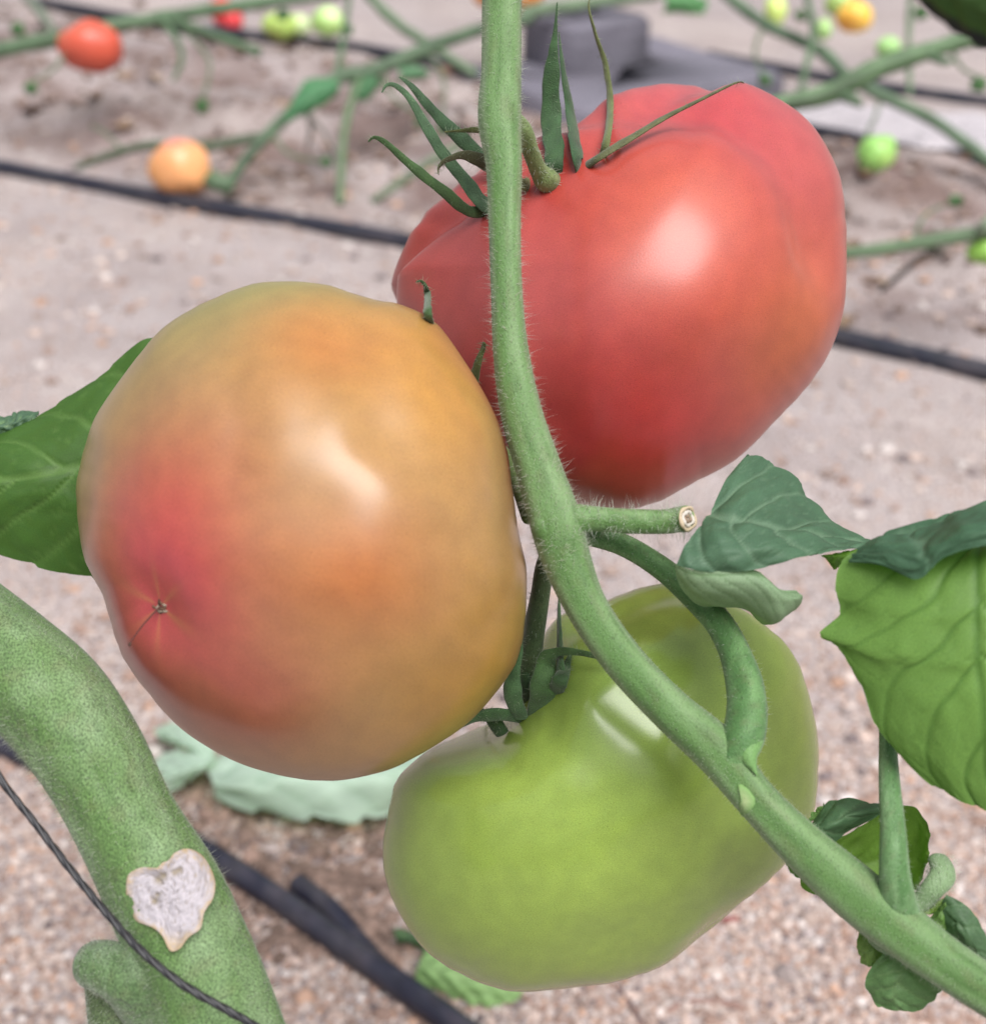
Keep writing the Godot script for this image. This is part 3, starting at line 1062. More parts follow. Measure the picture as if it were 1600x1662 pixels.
func build_ground_leaves() -> void:
	var o := ground(430, 1260)
	var root := thing("fallen_leaf", "large pale mint tomato leaf lying on the soil under the orange tomato", "leaf", o)
	var G := func(x: float, y: float, up: float) -> Vector3: return ground(x, y, up)
	var pale := srgb(200, 222, 204)
	var opt := {"front": leaf_tone(pale, srgb(150, 186, 156), 0.3), "rear": leaf_tone(srgb(140, 170, 130), pale, 0.1), "amp": 0.0009, "serr": 0.18, "teeth": 5.0, "veins": 4.0, "thick": 0.0005}
	var lobes := [
		[[G.call(330, 1235, 0.015), G.call(345, 1270, 0.02), G.call(350, 1300, 0.008)], [G.call(430, 1200, 0.02), G.call(440, 1260, 0.03), G.call(440, 1322, 0.012)], [G.call(540, 1180, 0.02), G.call(550, 1250, 0.03), G.call(545, 1330, 0.012)], [G.call(640, 1190, 0.02), G.call(650, 1250, 0.03), G.call(640, 1320, 0.01)], [G.call(720, 1230, 0.02), G.call(725, 1250, 0.02), G.call(720, 1275, 0.01)]],
		[[G.call(345, 1200, 0.02), G.call(350, 1230, 0.02), G.call(340, 1245, 0.02)], [G.call(285, 1172, 0.015), G.call(290, 1200, 0.02), G.call(300, 1215, 0.015)], [G.call(250, 1185, 0.01), G.call(255, 1195, 0.012), G.call(262, 1202, 0.01)]],
		[[G.call(345, 1215, 0.02), G.call(345, 1235, 0.022), G.call(335, 1248, 0.02)], [G.call(270, 1222, 0.012), G.call(295, 1248, 0.02), G.call(300, 1272, 0.01)], [G.call(238, 1245, 0.01), G.call(250, 1268, 0.014), G.call(268, 1290, 0.008)]],
		[[G.call(500, 1240, 0.01), G.call(300, 1180, 0.01), G.call(330, 1190, 0.01)], [G.call(480, 1200, 0.012), G.call(380, 1190, 0.014), G.call(400, 1230, 0.012)]],
	]
	for k in 3:
		var g := Geo.new()
		blade(g, lobes[k], 40, 24, opt)
		part("leaflet", g, M.leaf, root, o)
	var o2 := ground(740, 1590)
	var r2 := thing("fallen_leaf", "light green crumpled leaf half covered by gravel under the green tomato", "leaf", o2)
	var g2 := Geo.new()
	var light := srgb(158, 196, 128)
	blade(g2, [[G.call(690, 1540, 0.004), G.call(680, 1565, 0.01), G.call(672, 1590, 0.003)], [G.call(740, 1550, 0.008), G.call(735, 1580, 0.012), G.call(725, 1615, 0.003)], [G.call(800, 1570, 0.006), G.call(800, 1600, 0.01), G.call(790, 1632, 0.002)], [G.call(850, 1600, 0.003), G.call(845, 1615, 0.004), G.call(838, 1625, 0.002)]], 30, 24, {"front": leaf_tone(light, srgb(190, 214, 160), 0.3), "rear": leaf_tone(light, light), "amp": 0.0014, "serr": 0.22, "veins": 5.0})
	part("leaflet", g2, M.leaf, r2, o2)
	var g3 := Geo.new()
	blade(g3, [[G.call(640, 1505, 0.006), G.call(640, 1520, 0.01), G.call(645, 1530, 0.004)], [G.call(670, 1512, 0.008), G.call(670, 1524, 0.012), G.call(672, 1536, 0.004)], [G.call(700, 1528, 0.004), G.call(700, 1532, 0.006), G.call(700, 1538, 0.003)]], 16, 12, {"front": leaf_tone(srgb(90, 120, 84), light), "rear": leaf_tone(light, light), "amp": 0.002, "serr": 0.1})
	part("leaflet", g3, M.leaf, r2, o2)
	var g4 := Geo.new()
	tube(g4, lie([[985, 1588], [1010, 1612], [1030, 1640], [1048, 1668]], 0.0012), {"seg": 8, "color": srgb(104, 80, 76)})
	solo("dry_twig", "dark dry twig on the gravel below the green tomato", "twig", g4, M.cork, ground(985, 1590))
	var g5 := Geo.new()
	tube(g5, lie([[1085, 1640], [1110, 1628], [1150, 1625], [1200, 1632]], 0.0014), {"seg": 8, "color": srgb(150, 120, 110)})
	solo("dry_twig", "pale brown twig on the gravel left of the small round leaf", "twig", g5, M.cork, ground(1085, 1640))
	var g6 := Geo.new()
	blade(g6, [[G.call(1170, 1488, 0.002), G.call(1172, 1494, 0.004), G.call(1175, 1500, 0.001)], [G.call(1198, 1486, 0.002), G.call(1200, 1492, 0.004), G.call(1198, 1498, 0.001)]], 8, 6, {"front": leaf_tone(srgb(170, 82, 78), srgb(170, 90, 80)), "rear": leaf_tone(srgb(150, 80, 76), srgb(150, 80, 76)), "amp": 0.0005})
	solo("red_scrap", "small red scrap on the gravel right of the green tomato", "scrap", g6, M.leaf, ground(1185, 1494))


func fruit(called: String, label: String, s: Dictionary) -> Node3D:
	s["value"] = s.get("value", 0.9)
	var root := thing(called, label, "tomato", at(s.c[0], s.c[1], s.d), "three large tomatoes on the truss")
	var flesh := part("flesh", fruit_skin(s, 130, 220), M.get(s.get("skin", "ripe_skin")), root, root.position)
	front_of(flesh, root.position)
	return root


func build_truss() -> void:
	# pink tomato, upper right
	var pink := fruit("pink_tomato", "large ribbed pink red tomato hanging highest on the truss, to the right", {
		"c": [1005, 490], "d": 0.308, "axis": Vector3(-0.34, 0.62, 0.08), "flat": 0.76, "hollow": 0.50, "hollow_w": 0.33, "lobes": 0.012, "lobe_count": 4, "seed": 2.0,
		"outline": [[1153, 145], [1206, 150], [1269, 179], [1316, 221], [1347, 273], [1363, 320], [1369, 394], [1367, 467], [1358, 536], [1332, 599], [1295, 651], [1253, 693], [1195, 751], [1127, 790], [1064, 826], [1000, 838], [930, 826], [860, 800], [790, 755], [730, 700], [685, 640], [655, 570], [639, 520], [635, 478], [639, 441], [654, 399], [686, 352], [717, 326], [760, 288], [800, 252], [850, 224], [900, 208], [938, 197], [964, 179], [1011, 158], [1064, 143], [1110, 141]],
		"furrows": [[[[930, 285, 0.45], [1010, 215], [1100, 185], [1190, 188], [1260, 212]], 0.12, 0.055], [[[960, 300, 0.7], [1060, 235], [1150, 275], [1220, 345], [1260, 440]], 0.16, 0.06], [[[800, 345, 0.5], [740, 375], [690, 425], [648, 500]], 0.08, 0.06], [[[870, 350], [868, 450], [872, 560], [880, 680]], 0.17, 0.028], [[[1040, 640], [980, 740], [960, 800]], 0.2, 0.02], [[[1230, 560], [1150, 680]], 0.16, 0.015]],
		"value": 0.93, "base": srgb(194, 94, 92),
		"tones": [[1230, 570, 0.42, srgb(202, 110, 74)], [1345, 420, 0.35, srgb(204, 116, 82)], [1120, 170, 0.5, srgb(204, 98, 100)], [1120, 250, 0.3, srgb(200, 80, 86)], [1000, 720, 0.45, srgb(192, 62, 60)], [900, 330, 0.35, srgb(192, 72, 66)], [1060, 420, 0.4, srgb(206, 96, 76)], [680, 440, 0.35, srgb(202, 86, 76)]]})
	var o := pink.position
	var stalk := Geo.new()
	var pic := srgb(106, 130, 74)
	var fr := tube(stalk, path([[822, 188, 0.262, 16], [848, 212, 0.264, 15], [862, 248, 0.268, 14], [874, 276, 0.272, 15], [888, 292, 0.275, 20], [905, 300, 0.280, 14]]), {"seg": 18, "rough": 0.12, "color": stem_tone(pic, srgb(140, 160, 100), srgb(70, 90, 50))})
	part("fruit_stalk", stalk, M.stem, pink, o)
	var h := Geo.new()
	hairs(h, fr, 160, 0.0018, 0.00004, srgb(190, 195, 180))
	part("hair", h, M.hair, pink, o).set_meta("kind", "stuff")
	var dark := srgb(56, 84, 50)
	var blue := srgb(78, 106, 76)
	var brown := srgb(98, 106, 62)
	var calyx := Node3D.new()
	calyx.name = "calyx"
	pink.add_child(calyx, true)
	for q in [
		[[[868, 300, 0.282, 12], [775, 344, 0.278, 10], [722, 312, 0.272, 9], [660, 262, 0.268, 7], [626, 232, 0.266, 4.5], [608, 223, 0.265, 3], [598, 230, 0.265, 1.5]], 0.35, 0.5, srgb(62, 88, 50), 0.8],
		[[[866, 296, 0.284, 12], [798, 336, 0.280, 13], [752, 290, 0.277, 11], [704, 226, 0.274, 9], [668, 164, 0.272, 6], [644, 140, 0.271, 4], [628, 138, 0.271, 2.5], [620, 150, 0.271, 1.2]], 0.3, 0.2, blue, 0.7],
		[[[862, 290, 0.288, 12], [796, 268, 0.287, 13], [752, 228, 0.285, 12], [706, 184, 0.284, 9], [672, 144, 0.283, 6], [656, 130, 0.283, 3], [648, 125, 0.283, 1.5]], 0.3, 0.4, srgb(64, 92, 62), -0.5],
		[[[830, 280, 0.276, 12], [786, 262, 0.272, 12], [752, 252, 0.270, 8], [724, 260, 0.269, 5], [712, 272, 0.269, 3], [712, 284, 0.269, 1.2]], 0.35, 0.1, srgb(84, 86, 60), 0.8],
		[[[835, 232, 0.278, 8], [785, 212, 0.274, 6], [750, 212, 0.272, 3], [722, 214, 0.271, 1.2]], 0.4, 0.2, brown, 0.4],
		[[[896, 298, 0.284, 8], [900, 268, 0.283, 16], [894, 190, 0.281, 17], [896, 110, 0.279, 12], [901, 50, 0.278, 4], [904, 4, 0.278, 1.2]], 0.22, 0.0, dark, 0.3],
		[[[942, 292, 0.287, 8], [937, 258, 0.286, 17], [926, 185, 0.284, 14], [914, 115, 0.282, 8], [907, 52, 0.281, 1.5]], 0.22, 0.1, srgb(54, 84, 52), -0.2],
		[[[965, 290, 0.290, 9], [982, 240, 0.291, 8], [990, 170, 0.291, 7], [982, 105, 0.290, 6.5], [966, 55, 0.289, 5], [955, 10, 0.288, 3], [962, -12, 0.288, 1.5]], 0.5, 0.3, brown, 1.6],
		[[[930, 285, 0.284, 10], [968, 258, 0.282, 9], [1020, 226, 0.278, 8.5], [1080, 190, 0.275, 7], [1140, 160, 0.273, 5.5], [1185, 138, 0.272, 4], [1200, 133, 0.272, 2.5], [1207, 135, 0.272, 1.2]], 0.45, 0.3, srgb(92, 96, 62), 0.9],
		[[[868, 300, 0.284, 12], [850, 300, 0.279, 11], [820, 290, 0.276, 8]], 0.4, 0.3, srgb(104, 108, 60), 0.4]]:
		sepal(calyx, o, q[0], q[1], q[2], q[3], q[4])

	# green tomato, lowest
	var green := fruit("green_tomato", "large glossy unripe green tomato hanging lowest on the truss", {
		"c": [972, 1272], "d": 0.300, "axis": Vector3(-0.40, 0.60, -0.26), "flat": 0.76, "hollow": 0.40, "hollow_w": 0.25, "lobes": 0.012, "lobe_count": 5, "seed": 5.0, "skin": "green_skin", "value": 1.04,
		"outline": [[1022, 946], [1069, 938], [1120, 944], [1180, 962], [1230, 995], [1270, 1032], [1298, 1079], [1317, 1145], [1325, 1192], [1327, 1239], [1320, 1309], [1303, 1351], [1270, 1396], [1223, 1445], [1162, 1497], [1087, 1553], [1022, 1579], [975, 1593], [905, 1605], [834, 1603], [773, 1588], [722, 1562], [680, 1525], [647, 1478], [623, 1426], [614, 1379], [616, 1342], [626, 1285], [642, 1240], [690, 1204], [750, 1186], [800, 1170], [842, 1110], [868, 1030], [900, 988], [945, 972], [984, 958]],
		"furrows": [[[[900, 1060, 0.4], [975, 1000], [1050, 985], [1140, 1000], [1230, 1060]], 0.14, 0.03], [[[880, 1150, 0.85], [930, 1180], [960, 1230]], 0.12, 0.02], [[[1180, 1120], [1230, 1210], [1260, 1310]], 0.14, 0.012], [[[935, 1110], [1010, 1060]], 0.12, -0.03], [[[900, 1250], [1000, 1310]], 0.12, 0.010]],
		"base": srgb(148, 172, 80),
		"tones": [[1060, 950, 0.32, srgb(122, 136, 62)], [1290, 1180, 0.4, srgb(158, 166, 80)], [960, 1100, 0.4, srgb(140, 168, 82)], [700, 1320, 0.4, srgb(144, 168, 82)], [950, 1590, 0.4, srgb(146, 154, 80)]]})
	o = green.position
	stalk = Geo.new()
	fr = tube(stalk, path([[905, 880, 0.262, 15], [885, 915, 0.266, 15], [876, 970, 0.272, 16], [866, 1030, 0.278, 17], [858, 1085, 0.282, 20], [850, 1150, 0.288, 22]]), {"seg": 18, "rough": 0.12, "color": stem_tone(srgb(66, 92, 52), srgb(84, 112, 66), srgb(44, 66, 38))})
	part("fruit_stalk", stalk, M.stem, green, o)
	h = Geo.new()
	hairs(h, fr, 200, 0.0016, 0.00004, srgb(170, 180, 160))
	part("hair", h, M.hair, green, o).set_meta("kind", "stuff")
	calyx = Node3D.new()
	calyx.name = "calyx"
	green.add_child(calyx, true)
	for q in [
		[[[910, 1150, 0.284, 14], [910, 1100, 0.283, 11], [908, 1040, 0.283, 8], [907, 985, 0.282, 5], [908, 960, 0.282, 2]], 0.5, 0.9, srgb(62, 94, 56), 0.6],
		[[[872, 1165, 0.276, 14], [880, 1120, 0.272, 22], [885, 1078, 0.270, 18], [900, 1060, 0.268, 10], [930, 1058, 0.266, 7], [965, 1064, 0.264, 5], [985, 1070, 0.263, 3]], 0.35, 0.0, srgb(74, 106, 60), 0.6],
		[[[845, 1165, 0.276, 12], [832, 1132, 0.273, 17], [834, 1095, 0.272, 13], [842, 1055, 0.272, 8], [846, 1030, 0.272, 3]], 0.4, 0.4, srgb(76, 108, 68), 0.5],
		[[[874, 1160, 0.288, 12], [852, 1112, 0.285, 13], [842, 1062, 0.284, 9], [852, 1012, 0.284, 5], [858, 985, 0.284, 2]], 0.4, 0.5, srgb(52, 78, 46), 0.6],
		[[[895, 1150, 0.289, 12], [906, 1112, 0.287, 13], [918, 1082, 0.287, 8], [926, 1060, 0.287, 3]], 0.4, 0.2, srgb(58, 86, 50), 0.5],
		[[[815, 1190, 0.281, 12], [796, 1164, 0.279, 12], [776, 1150, 0.278, 6]], 0.4, 0.2, srgb(54, 80, 46), 0.5],
		[[[850, 1165, 0.278, 12], [815, 1160, 0.275, 13], [780, 1162, 0.273, 12], [745, 1176, 0.272, 9], [715, 1190, 0.271, 4]], 0.4, 0.3, srgb(66, 96, 58), 0.5]]:
		sepal(calyx, o, q[0], q[1], q[2], q[3], q[4])

	# orange tomato, left and nearest
	var scar_c := Vector2(495, 865)
	var scar_dir := sphere_dir(266, 996, scar_c, 385.0)
	var orange := fruit("orange_tomato", "large half ripe orange tomato with a pink blossom end, nearest on the left", {
		"c": [495, 865], "d": 0.260, "axis": -scar_dir, "tip": 0.06, "flat": 0.86, "hollow": 0.35, "hollow_w": 0.36, "lobes": 0.010, "lobe_count": 5, "seed": 9.0,
		"outline": [[466, 455], [545, 461], [603, 480], [665, 493], [728, 529], [781, 603], [822, 681], [838, 739], [848, 807], [854, 854], [866, 910], [867, 960], [854, 1048], [828, 1100], [770, 1168], [702, 1215], [624, 1253], [519, 1268], [414, 1247], [336, 1210], [273, 1163], [210, 1079], [186, 1027], [168, 969], [139, 912], [125, 817], [129, 765], [152, 687], [194, 624], [257, 543], [325, 498], [404, 464]],
		"furrows": [[[[430, 640], [450, 700], [440, 760]], 0.09, 0.018], [[[590, 600], [640, 700]], 0.19, 0.036], [[[300, 900], [420, 810], [560, 830]], 0.16, 0.012], [[[846, 830, 0.1], [780, 850]], 0.12, 0.015], [[[560, 640], [600, 750], [700, 830]], 0.10, -0.008]],
		"value": 0.92, "base": srgb(182, 144, 98),
		"rays": [scar_dir, srgb(214, 160, 96)],
		"tones": [[420, 480, 0.60, srgb(158, 160, 88)], [140, 690, 0.45, srgb(168, 148, 92)], [560, 470, 0.3, srgb(176, 158, 90)], [700, 640, 0.4, srgb(204, 150, 78)], [760, 1080, 0.42, srgb(190, 142, 66)], [620, 920, 0.3, srgb(196, 126, 78)], [560, 590, 0.26, srgb(198, 134, 76)], [330, 830, 0.38, srgb(198, 112, 84)], [240, 1060, 0.50, srgb(194, 90, 84)], [400, 1130, 0.36, srgb(184, 108, 84)], [290, 950, 0.40, srgb(214, 84, 92)]]})
	o = orange.position
	var g := Geo.new()
	var surf := at(266, 996, 0.260) + bz * 0.0
	var n := (bx * scar_dir.x + by * scar_dir.y + bz * scar_dir.z).normalized()
	surf = o + n * 0.0350
	var best := 1e9
	var skin: Mesh = (orange.get_node("flesh") as MeshInstance3D).mesh
	for q in skin.surface_get_arrays(0)[Mesh.ARRAY_VERTEX]:
		var away := ((q as Vector3).normalized()).distance_to(n)
		if away < best:
			best = away
			surf = o + q
	var s1 := n.cross(by).normalized()
	var s2: Vector3 = n.cross(s1)
	for k in 13:   # the corky scar: a small knot of dry flakes
		var a := rng.randf() * TAU
		var r := 0.0013 * sqrt(rng.randf())
		var c := surf + (s1 * cos(a) * 1.4 + s2 * sin(a) * 0.7) * r - n * 0.0001
		var w := rng.randf() * TAU
		var t := (s1 * cos(w) * 1.3 + s2 * sin(w) * 0.7) * rng.randf_range(0.0005, 0.0011)
		tube(g, [[c - t, c + n * rng.randf_range(0.0001, 0.0004), c + t], [0.00012, 0.0003, 0.0001]], {"seg": 7, "per": 4, "color": [srgb(112, 80, 62), srgb(158, 142, 124), srgb(78, 56, 44)][k % 3]})
	part("blossom_scar", g, M.cork, orange, o)
	g = Geo.new()
	var tip := at(237, 1042, 0.0)
	var end := surf - bx * 0.0032 - by * 0.0051 + n * 0.0022
	tube(g, [[surf, surf.lerp(end, 0.5) + n * 0.0006, end], [0.00016, 0.00014, 0.00013]], {"seg": 8, "per": 6, "color": srgb(96, 54, 48)})
	tube(g, [[end, end - by * 0.0002, end - by * 0.0005], [0.00025, 0.0003, 0.00018]], {"seg": 8, "per": 3, "color": srgb(80, 58, 48)})
	part("dried_style", g, M.cork, orange, o)
	calyx = Node3D.new()
	calyx.name = "calyx"
	orange.add_child(calyx, true)
	for q in [
		[[[705, 560, 0.272, 9], [694, 510, 0.268, 8], [694, 480, 0.266, 6.5], [690, 463, 0.265, 4], [682, 456, 0.265, 2.5], [675, 458, 0.265, 1.2]], 0.4, 0.3, srgb(66, 92, 52), 0.4],
		[[[768, 620, 0.270, 9], [776, 588, 0.267, 7], [783, 568, 0.266, 5], [786, 557, 0.265, 4]], 0.5, 0.3, brown, 0.4]]:
		sepal(calyx, o, q[0], q[1], q[2], q[3], q[4])
	stalk = Geo.new()
	tube(stalk, path([[860, 840, 0.258, 14], [830, 760, 0.268, 14], [780, 700, 0.280, 14], [730, 680, 0.286, 16]]), {"seg": 12, "color": pic})
	part("fruit_stalk", stalk, M.stem, orange, o)

	# the fruiting stem
	var body := srgb(90, 132, 66)
	var pale := srgb(130, 164, 108)
	var deep := srgb(66, 96, 50)
	o = at(815, 0, 0.25)
	var root := thing("fruiting_stem", "long hairy green fruiting stem curving down in front of the pink and green tomatoes", "plant stem", o)
	var sg := Geo.new()
	var tone := stem_tone(body, pale, deep)
	var line := [[816, -70, 0.262, 31.6], [815, 0, 0.260, 32.6], [814, 110, 0.258, 32.6], [811, 190, 0.256, 35.3], [818, 270, 0.254, 28.8], [819, 360, 0.252, 26.0], [822, 470, 0.250, 26.0], [829, 570, 0.249, 28.8], [846, 670, 0.248, 33.5], [877, 770, 0.247, 38.1], [902, 848, 0.246, 42.8], [918, 905, 0.246, 40.0], [952, 985, 0.245, 33.5], [1010, 1070, 0.244, 32.6], [1085, 1150, 0.243, 34.4], [1165, 1222, 0.242, 40.0], [1220, 1290, 0.240, 35.3], [1300, 1372, 0.238, 38.1], [1390, 1452, 0.235, 43.7], [1460, 1508, 0.233, 43.7], [1540, 1568, 0.230, 40.9], [1640, 1632, 0.226, 40.9], [1740, 1690, 0.223, 40.9]]
	fr = tube(sg, path(line), {"seg": 26, "per": 12, "rough": 0.06, "rough_scale": 110.0, "ridge": 0.035, "ridges": 5, "color": tone})
	part("stem", sg, M.stem, root, o)
	var fr_stem := fr
	h = Geo.new()
	hairs(h, fr, 9000, 0.0011, 0.00002, srgb(196, 206, 180), 0.1)
	hairs(h, fr.slice(60, 150), 420, 0.0034, 0.00003, srgb(205, 196, 186), -0.1)
	hairs(h, fr.slice(0, 150), 900, 0.0022, 0.000026, srgb(205, 212, 195), 0.1)
	part("hair", h, M.hair, root, o).set_meta("kind", "stuff")
	var cut := Geo.new()
	fr = tube(cut, path([[888, 856, 0.2465, 44], [916, 848, 0.246, 36], [944, 843, 0.246, 25], [975, 843, 0.246, 20.5], [1020, 846, 0.246, 20], [1075, 847, 0.2458, 20], [1104, 843, 0.2450, 21], [1114, 842, 0.2442, 22]]), {"seg": 20, "rough": 0.08, "cap1": 0.05, "color": tone})
	var stub := part("cut_side_stalk", cut, M.stem, root, o)
	h = Geo.new()
	hairs(h, fr, 520, 0.0034, 0.00003, srgb(200, 205, 190))
	part("hair", h, M.hair, root, o).set_meta("kind", "stuff")
	g = Geo.new()
	var face: Vector3 = (at(1114, 842, 0.2442) - at(1104, 843, 0.2450)).normalized()
	var mid := at(1114, 842, 0.2442)
	var f1 := face.cross(by).normalized()
	var f2 := face.cross(f1)
	for ring in [[0.0021, 0.00030, srgb(196, 178, 150)], [0.0013, 0.00034, srgb(206, 198, 188)], [0.0006, 0.00028, srgb(150, 128, 110)]]:
		var cp := []
		var cr := []
		for k in 15:
			var w := TAU * k / 14.0
			cp.append(mid + face * (0.0002 + 0.00015 * sin(w * 3.0 + ring[0] * 9000.0)) + (f1 * cos(w) + f2 * sin(w)) * ring[0] * (1.0 + 0.12 * sin(w * 2.0 + 1.0)))
			cr.append(ring[1] * (1.0 + 0.35 * sin(w * 5.0)))
		tube(g, [cp, cr], {"seg": 8, "per": 3, "color": ring[2]})
	tube(g, [[mid - face * 0.0004, mid + face * 0.0001, mid + face * 0.00015], [0.0019, 0.0019, 0.0018]], {"seg": 18, "per": 2, "cap1": 0.05, "color": srgb(188, 176, 160)})
	part("cut_face", g, M.cork, stub, o)
	var side := Geo.new()
	fr = tube(side, path([[930, 862, 0.250, 14], [955, 868, 0.252, 17], [1010, 884, 0.256, 18], [1070, 920, 0.257, 20], [1130, 972, 0.255, 22], [1172, 1020, 0.252, 24], [1200, 1080, 0.248, 28], [1212, 1140, 0.244, 33], [1206, 1195, 0.241, 34], [1180, 1235, 0.241, 30]]), {"seg": 22, "per": 12, "rough": 0.08, "color": stem_tone(srgb(74, 122, 62), srgb(110, 156, 92), srgb(58, 92, 50))})
	part("side_branch", side, M.stem, root, o)
	h = Geo.new()
	hairs(h, fr, 700, 0.0012, 0.00003, srgb(190, 200, 180))
	part("hair", h, M.hair, root, o).set_meta("kind", "stuff")
	g = Geo.new()
	tube(g, path([[1222, 1150, 0.2420, 18], [1216, 1195, 0.2405, 24], [1214, 1225, 0.2385, 16], [1222, 1246, 0.2375, 6], [1228, 1258, 0.2372, 1.5]]), {"seg": 16, "per": 8, "rough": 0.1, "color": srgb(118, 160, 96)})
	part("pale_bract", g, M.stem, root, o)
	g = Geo.new()   # dry mark
	var mark := PackedVector3Array()
	var mc := PackedColorArray()
	var mu := PackedVector2Array()
	var rim := smooth_outline([[1196, 1272], [1210, 1276], [1226, 1296], [1222, 1312], [1206, 1326], [1198, 1312], [1200, 1296]])
	for r in 7:
		for q in rim:
			var w := Vector2(1208, 1300).lerp(q, r / 6.0)
			mark.append(on_tube(fr_stem, w.x, w.y, 0.0002 if r < 6 else -0.0003, 0.06, 110.0, 0.035, 5))
			mc.append(srgb(150, 166, 118).lerp(srgb(104, 142, 80), r / 6.0))
			mu.append(w * 0.01)
	g.grid(mark, mc, mu, 7, rim.size(), true, -1)
	part("dry_scar", g, M.scar, root, o)
	g = Geo.new()
	fr = tube(g, path([[1452, 1508, 0.2365, 50], [1456, 1466, 0.2325, 32], [1451, 1410, 0.231, 24], [1448, 1340, 0.233, 20], [1443, 1270, 0.237, 17], [1440, 1200, 0.243, 14], [1440, 1120, 0.246, 13], [1452, 1000, 0.247, 12], [1500, 900, 0.246, 11]]), {"seg": 20, "per": 10, "rough": 0.08, "color": stem_tone(srgb(84, 130, 72), srgb(126, 166, 112), srgb(62, 100, 54))})
	part("leaf_stalk", g, M.stem, root, o)
	h = Geo.new()
	hairs(h, fr, 500, 0.0008, 0.00003, srgb(190, 200, 180))
	part("hair", h, M.hair, root, o).set_meta("kind", "stuff")


func build_leaves() -> void:
	var veined := srgb(150, 180, 120)
	# left leaf behind the orange tomato
	var o := at(150, 740, 0.292)
	var root := thing("leaf", "dark green veined leaf behind the left side of the orange tomato", "leaf", o)
	var g := Geo.new()
	blade(g, [
		[[330, 640, 0.296], [330, 700, 0.294], [335, 760, 0.293], [330, 830, 0.294], [320, 900, 0.296]],
		[[258, 545, 0.297], [250, 650, 0.293], [250, 760, 0.291], [250, 860, 0.292], [240, 960, 0.296]],
		[[180, 596, 0.298], [160, 670, 0.293], [150, 760, 0.290], [150, 850, 0.291], [150, 940, 0.295]],
		[[95, 655, 0.298], [80, 705, 0.293], [70, 775, 0.289], [65, 840, 0.291], [60, 918, 0.295]],
		[[0, 700, 0.298], [-10, 730, 0.293], [-20, 785, 0.290], [-20, 840, 0.291], [-20, 890, 0.295]],
		[[-90, 740, 0.296], [-90, 760, 0.293], [-90, 790, 0.291], [-90, 820, 0.292], [-90, 850, 0.294]]], 70, 50,
		{"front": leaf_tone(srgb(72, 106, 46), srgb(112, 144, 80), 0.15), "rear": leaf_tone(srgb(60, 96, 54), veined), "serr": 0.03, "teeth": 5.0, "veins": 4.0, "slant": 0.9, "amp": 0.0005, "mid": 0.48})
	part("blade", g, M.leaf, root, o)
	g = Geo.new()
	blade(g, [[[-40, 668, 0.300], [-40, 690, 0.296], [-40, 712, 0.297]], [[10, 676, 0.300], [8, 690, 0.296], [10, 706, 0.297]], [[28, 668, 0.301], [36, 678, 0.297], [32, 694, 0.297]], [[64, 668, 0.302], [62, 672, 0.299], [56, 682, 0.298]]], 20, 14,
		{"front": leaf_tone(srgb(86, 116, 92), veined), "rear": leaf_tone(srgb(76, 110, 60), veined), "amp": 0.0006})
	part("folded_edge", g, M.leaf, root, o)

	# curled leaf right of the stub
	o = at(1250, 860, 0.245)
	root = thing("leaf", "greyish green leaf with a rolled under edge right of the cut stalk", "leaf", o)
	g = Geo.new()
	blade(g, [
		[[1215, 735, 0.256], [1180, 775, 0.250], [1150, 832, 0.243], [1118, 875, 0.238], [1096, 918, 0.236]],
		[[1240, 744, 0.258], [1215, 790, 0.249], [1190, 840, 0.240], [1165, 885, 0.235], [1150, 928, 0.235]],
		[[1285, 770, 0.260], [1262, 808, 0.251], [1245, 850, 0.241], [1228, 888, 0.235], [1215, 926, 0.235]],
		[[1322, 815, 0.260], [1312, 838, 0.252], [1305, 860, 0.244], [1298, 884, 0.239], [1290, 908, 0.237]],
		[[1362, 850, 0.259], [1360, 862, 0.254], [1358, 872, 0.248], [1352, 884, 0.243], [1350, 894, 0.240]],
		[[1410, 880, 0.256], [1412, 881, 0.254], [1414, 882, 0.250], [1414, 884, 0.246], [1412, 887, 0.243]]], 64, 44,
		{"front": leaf_tone(srgb(84, 116, 90), srgb(134, 160, 134), 0.18), "rear": leaf_tone(srgb(120, 152, 100), veined), "serr": 0.02, "teeth": 4.0, "veins": 4.0, "amp": 0.0007, "seed": 12.0})
	part("blade", g, M.leaf, root, o)
	g = Geo.new()
	blade(g, [
		[[1096, 915, 0.2362], [1096, 930, 0.238], [1104, 952, 0.241], [1122, 975, 0.245], [1140, 985, 0.250]],
		[[1120, 924, 0.2355], [1125, 945, 0.237], [1140, 968, 0.240], [1160, 984, 0.246], [1178, 984, 0.253]],
		[[1160, 926, 0.2355], [1172, 948, 0.236], [1190, 970, 0.239], [1205, 988, 0.246], [1205, 982, 0.255]],
		[[1205, 924, 0.236], [1218, 946, 0.236], [1232, 975, 0.239], [1240, 1006, 0.245], [1222, 1000, 0.256]],
		[[1232, 928, 0.238], [1250, 950, 0.237], [1262, 978, 0.239], [1262, 1010, 0.244], [1240, 1014, 0.254]],
		[[1262, 955, 0.240], [1278, 966, 0.240], [1290, 975, 0.241], [1282, 994, 0.244], [1262, 1008, 0.250]],
		[[1292, 958, 0.243], [1298, 964, 0.243], [1302, 968, 0.243], [1300, 978, 0.244], [1290, 990, 0.247]]], 64, 40,
		{"front": leaf_tone(srgb(150, 176, 140), srgb(116, 148, 104), 0.15), "rear": leaf_tone(srgb(76, 108, 70), veined), "veins": 8.0, "slant": 0.5, "amp": 0.00010, "mid": 0.1, "seed": 20.0})
	part("rolled_edge", g, M.leaf, root, o)
	g = Geo.new()
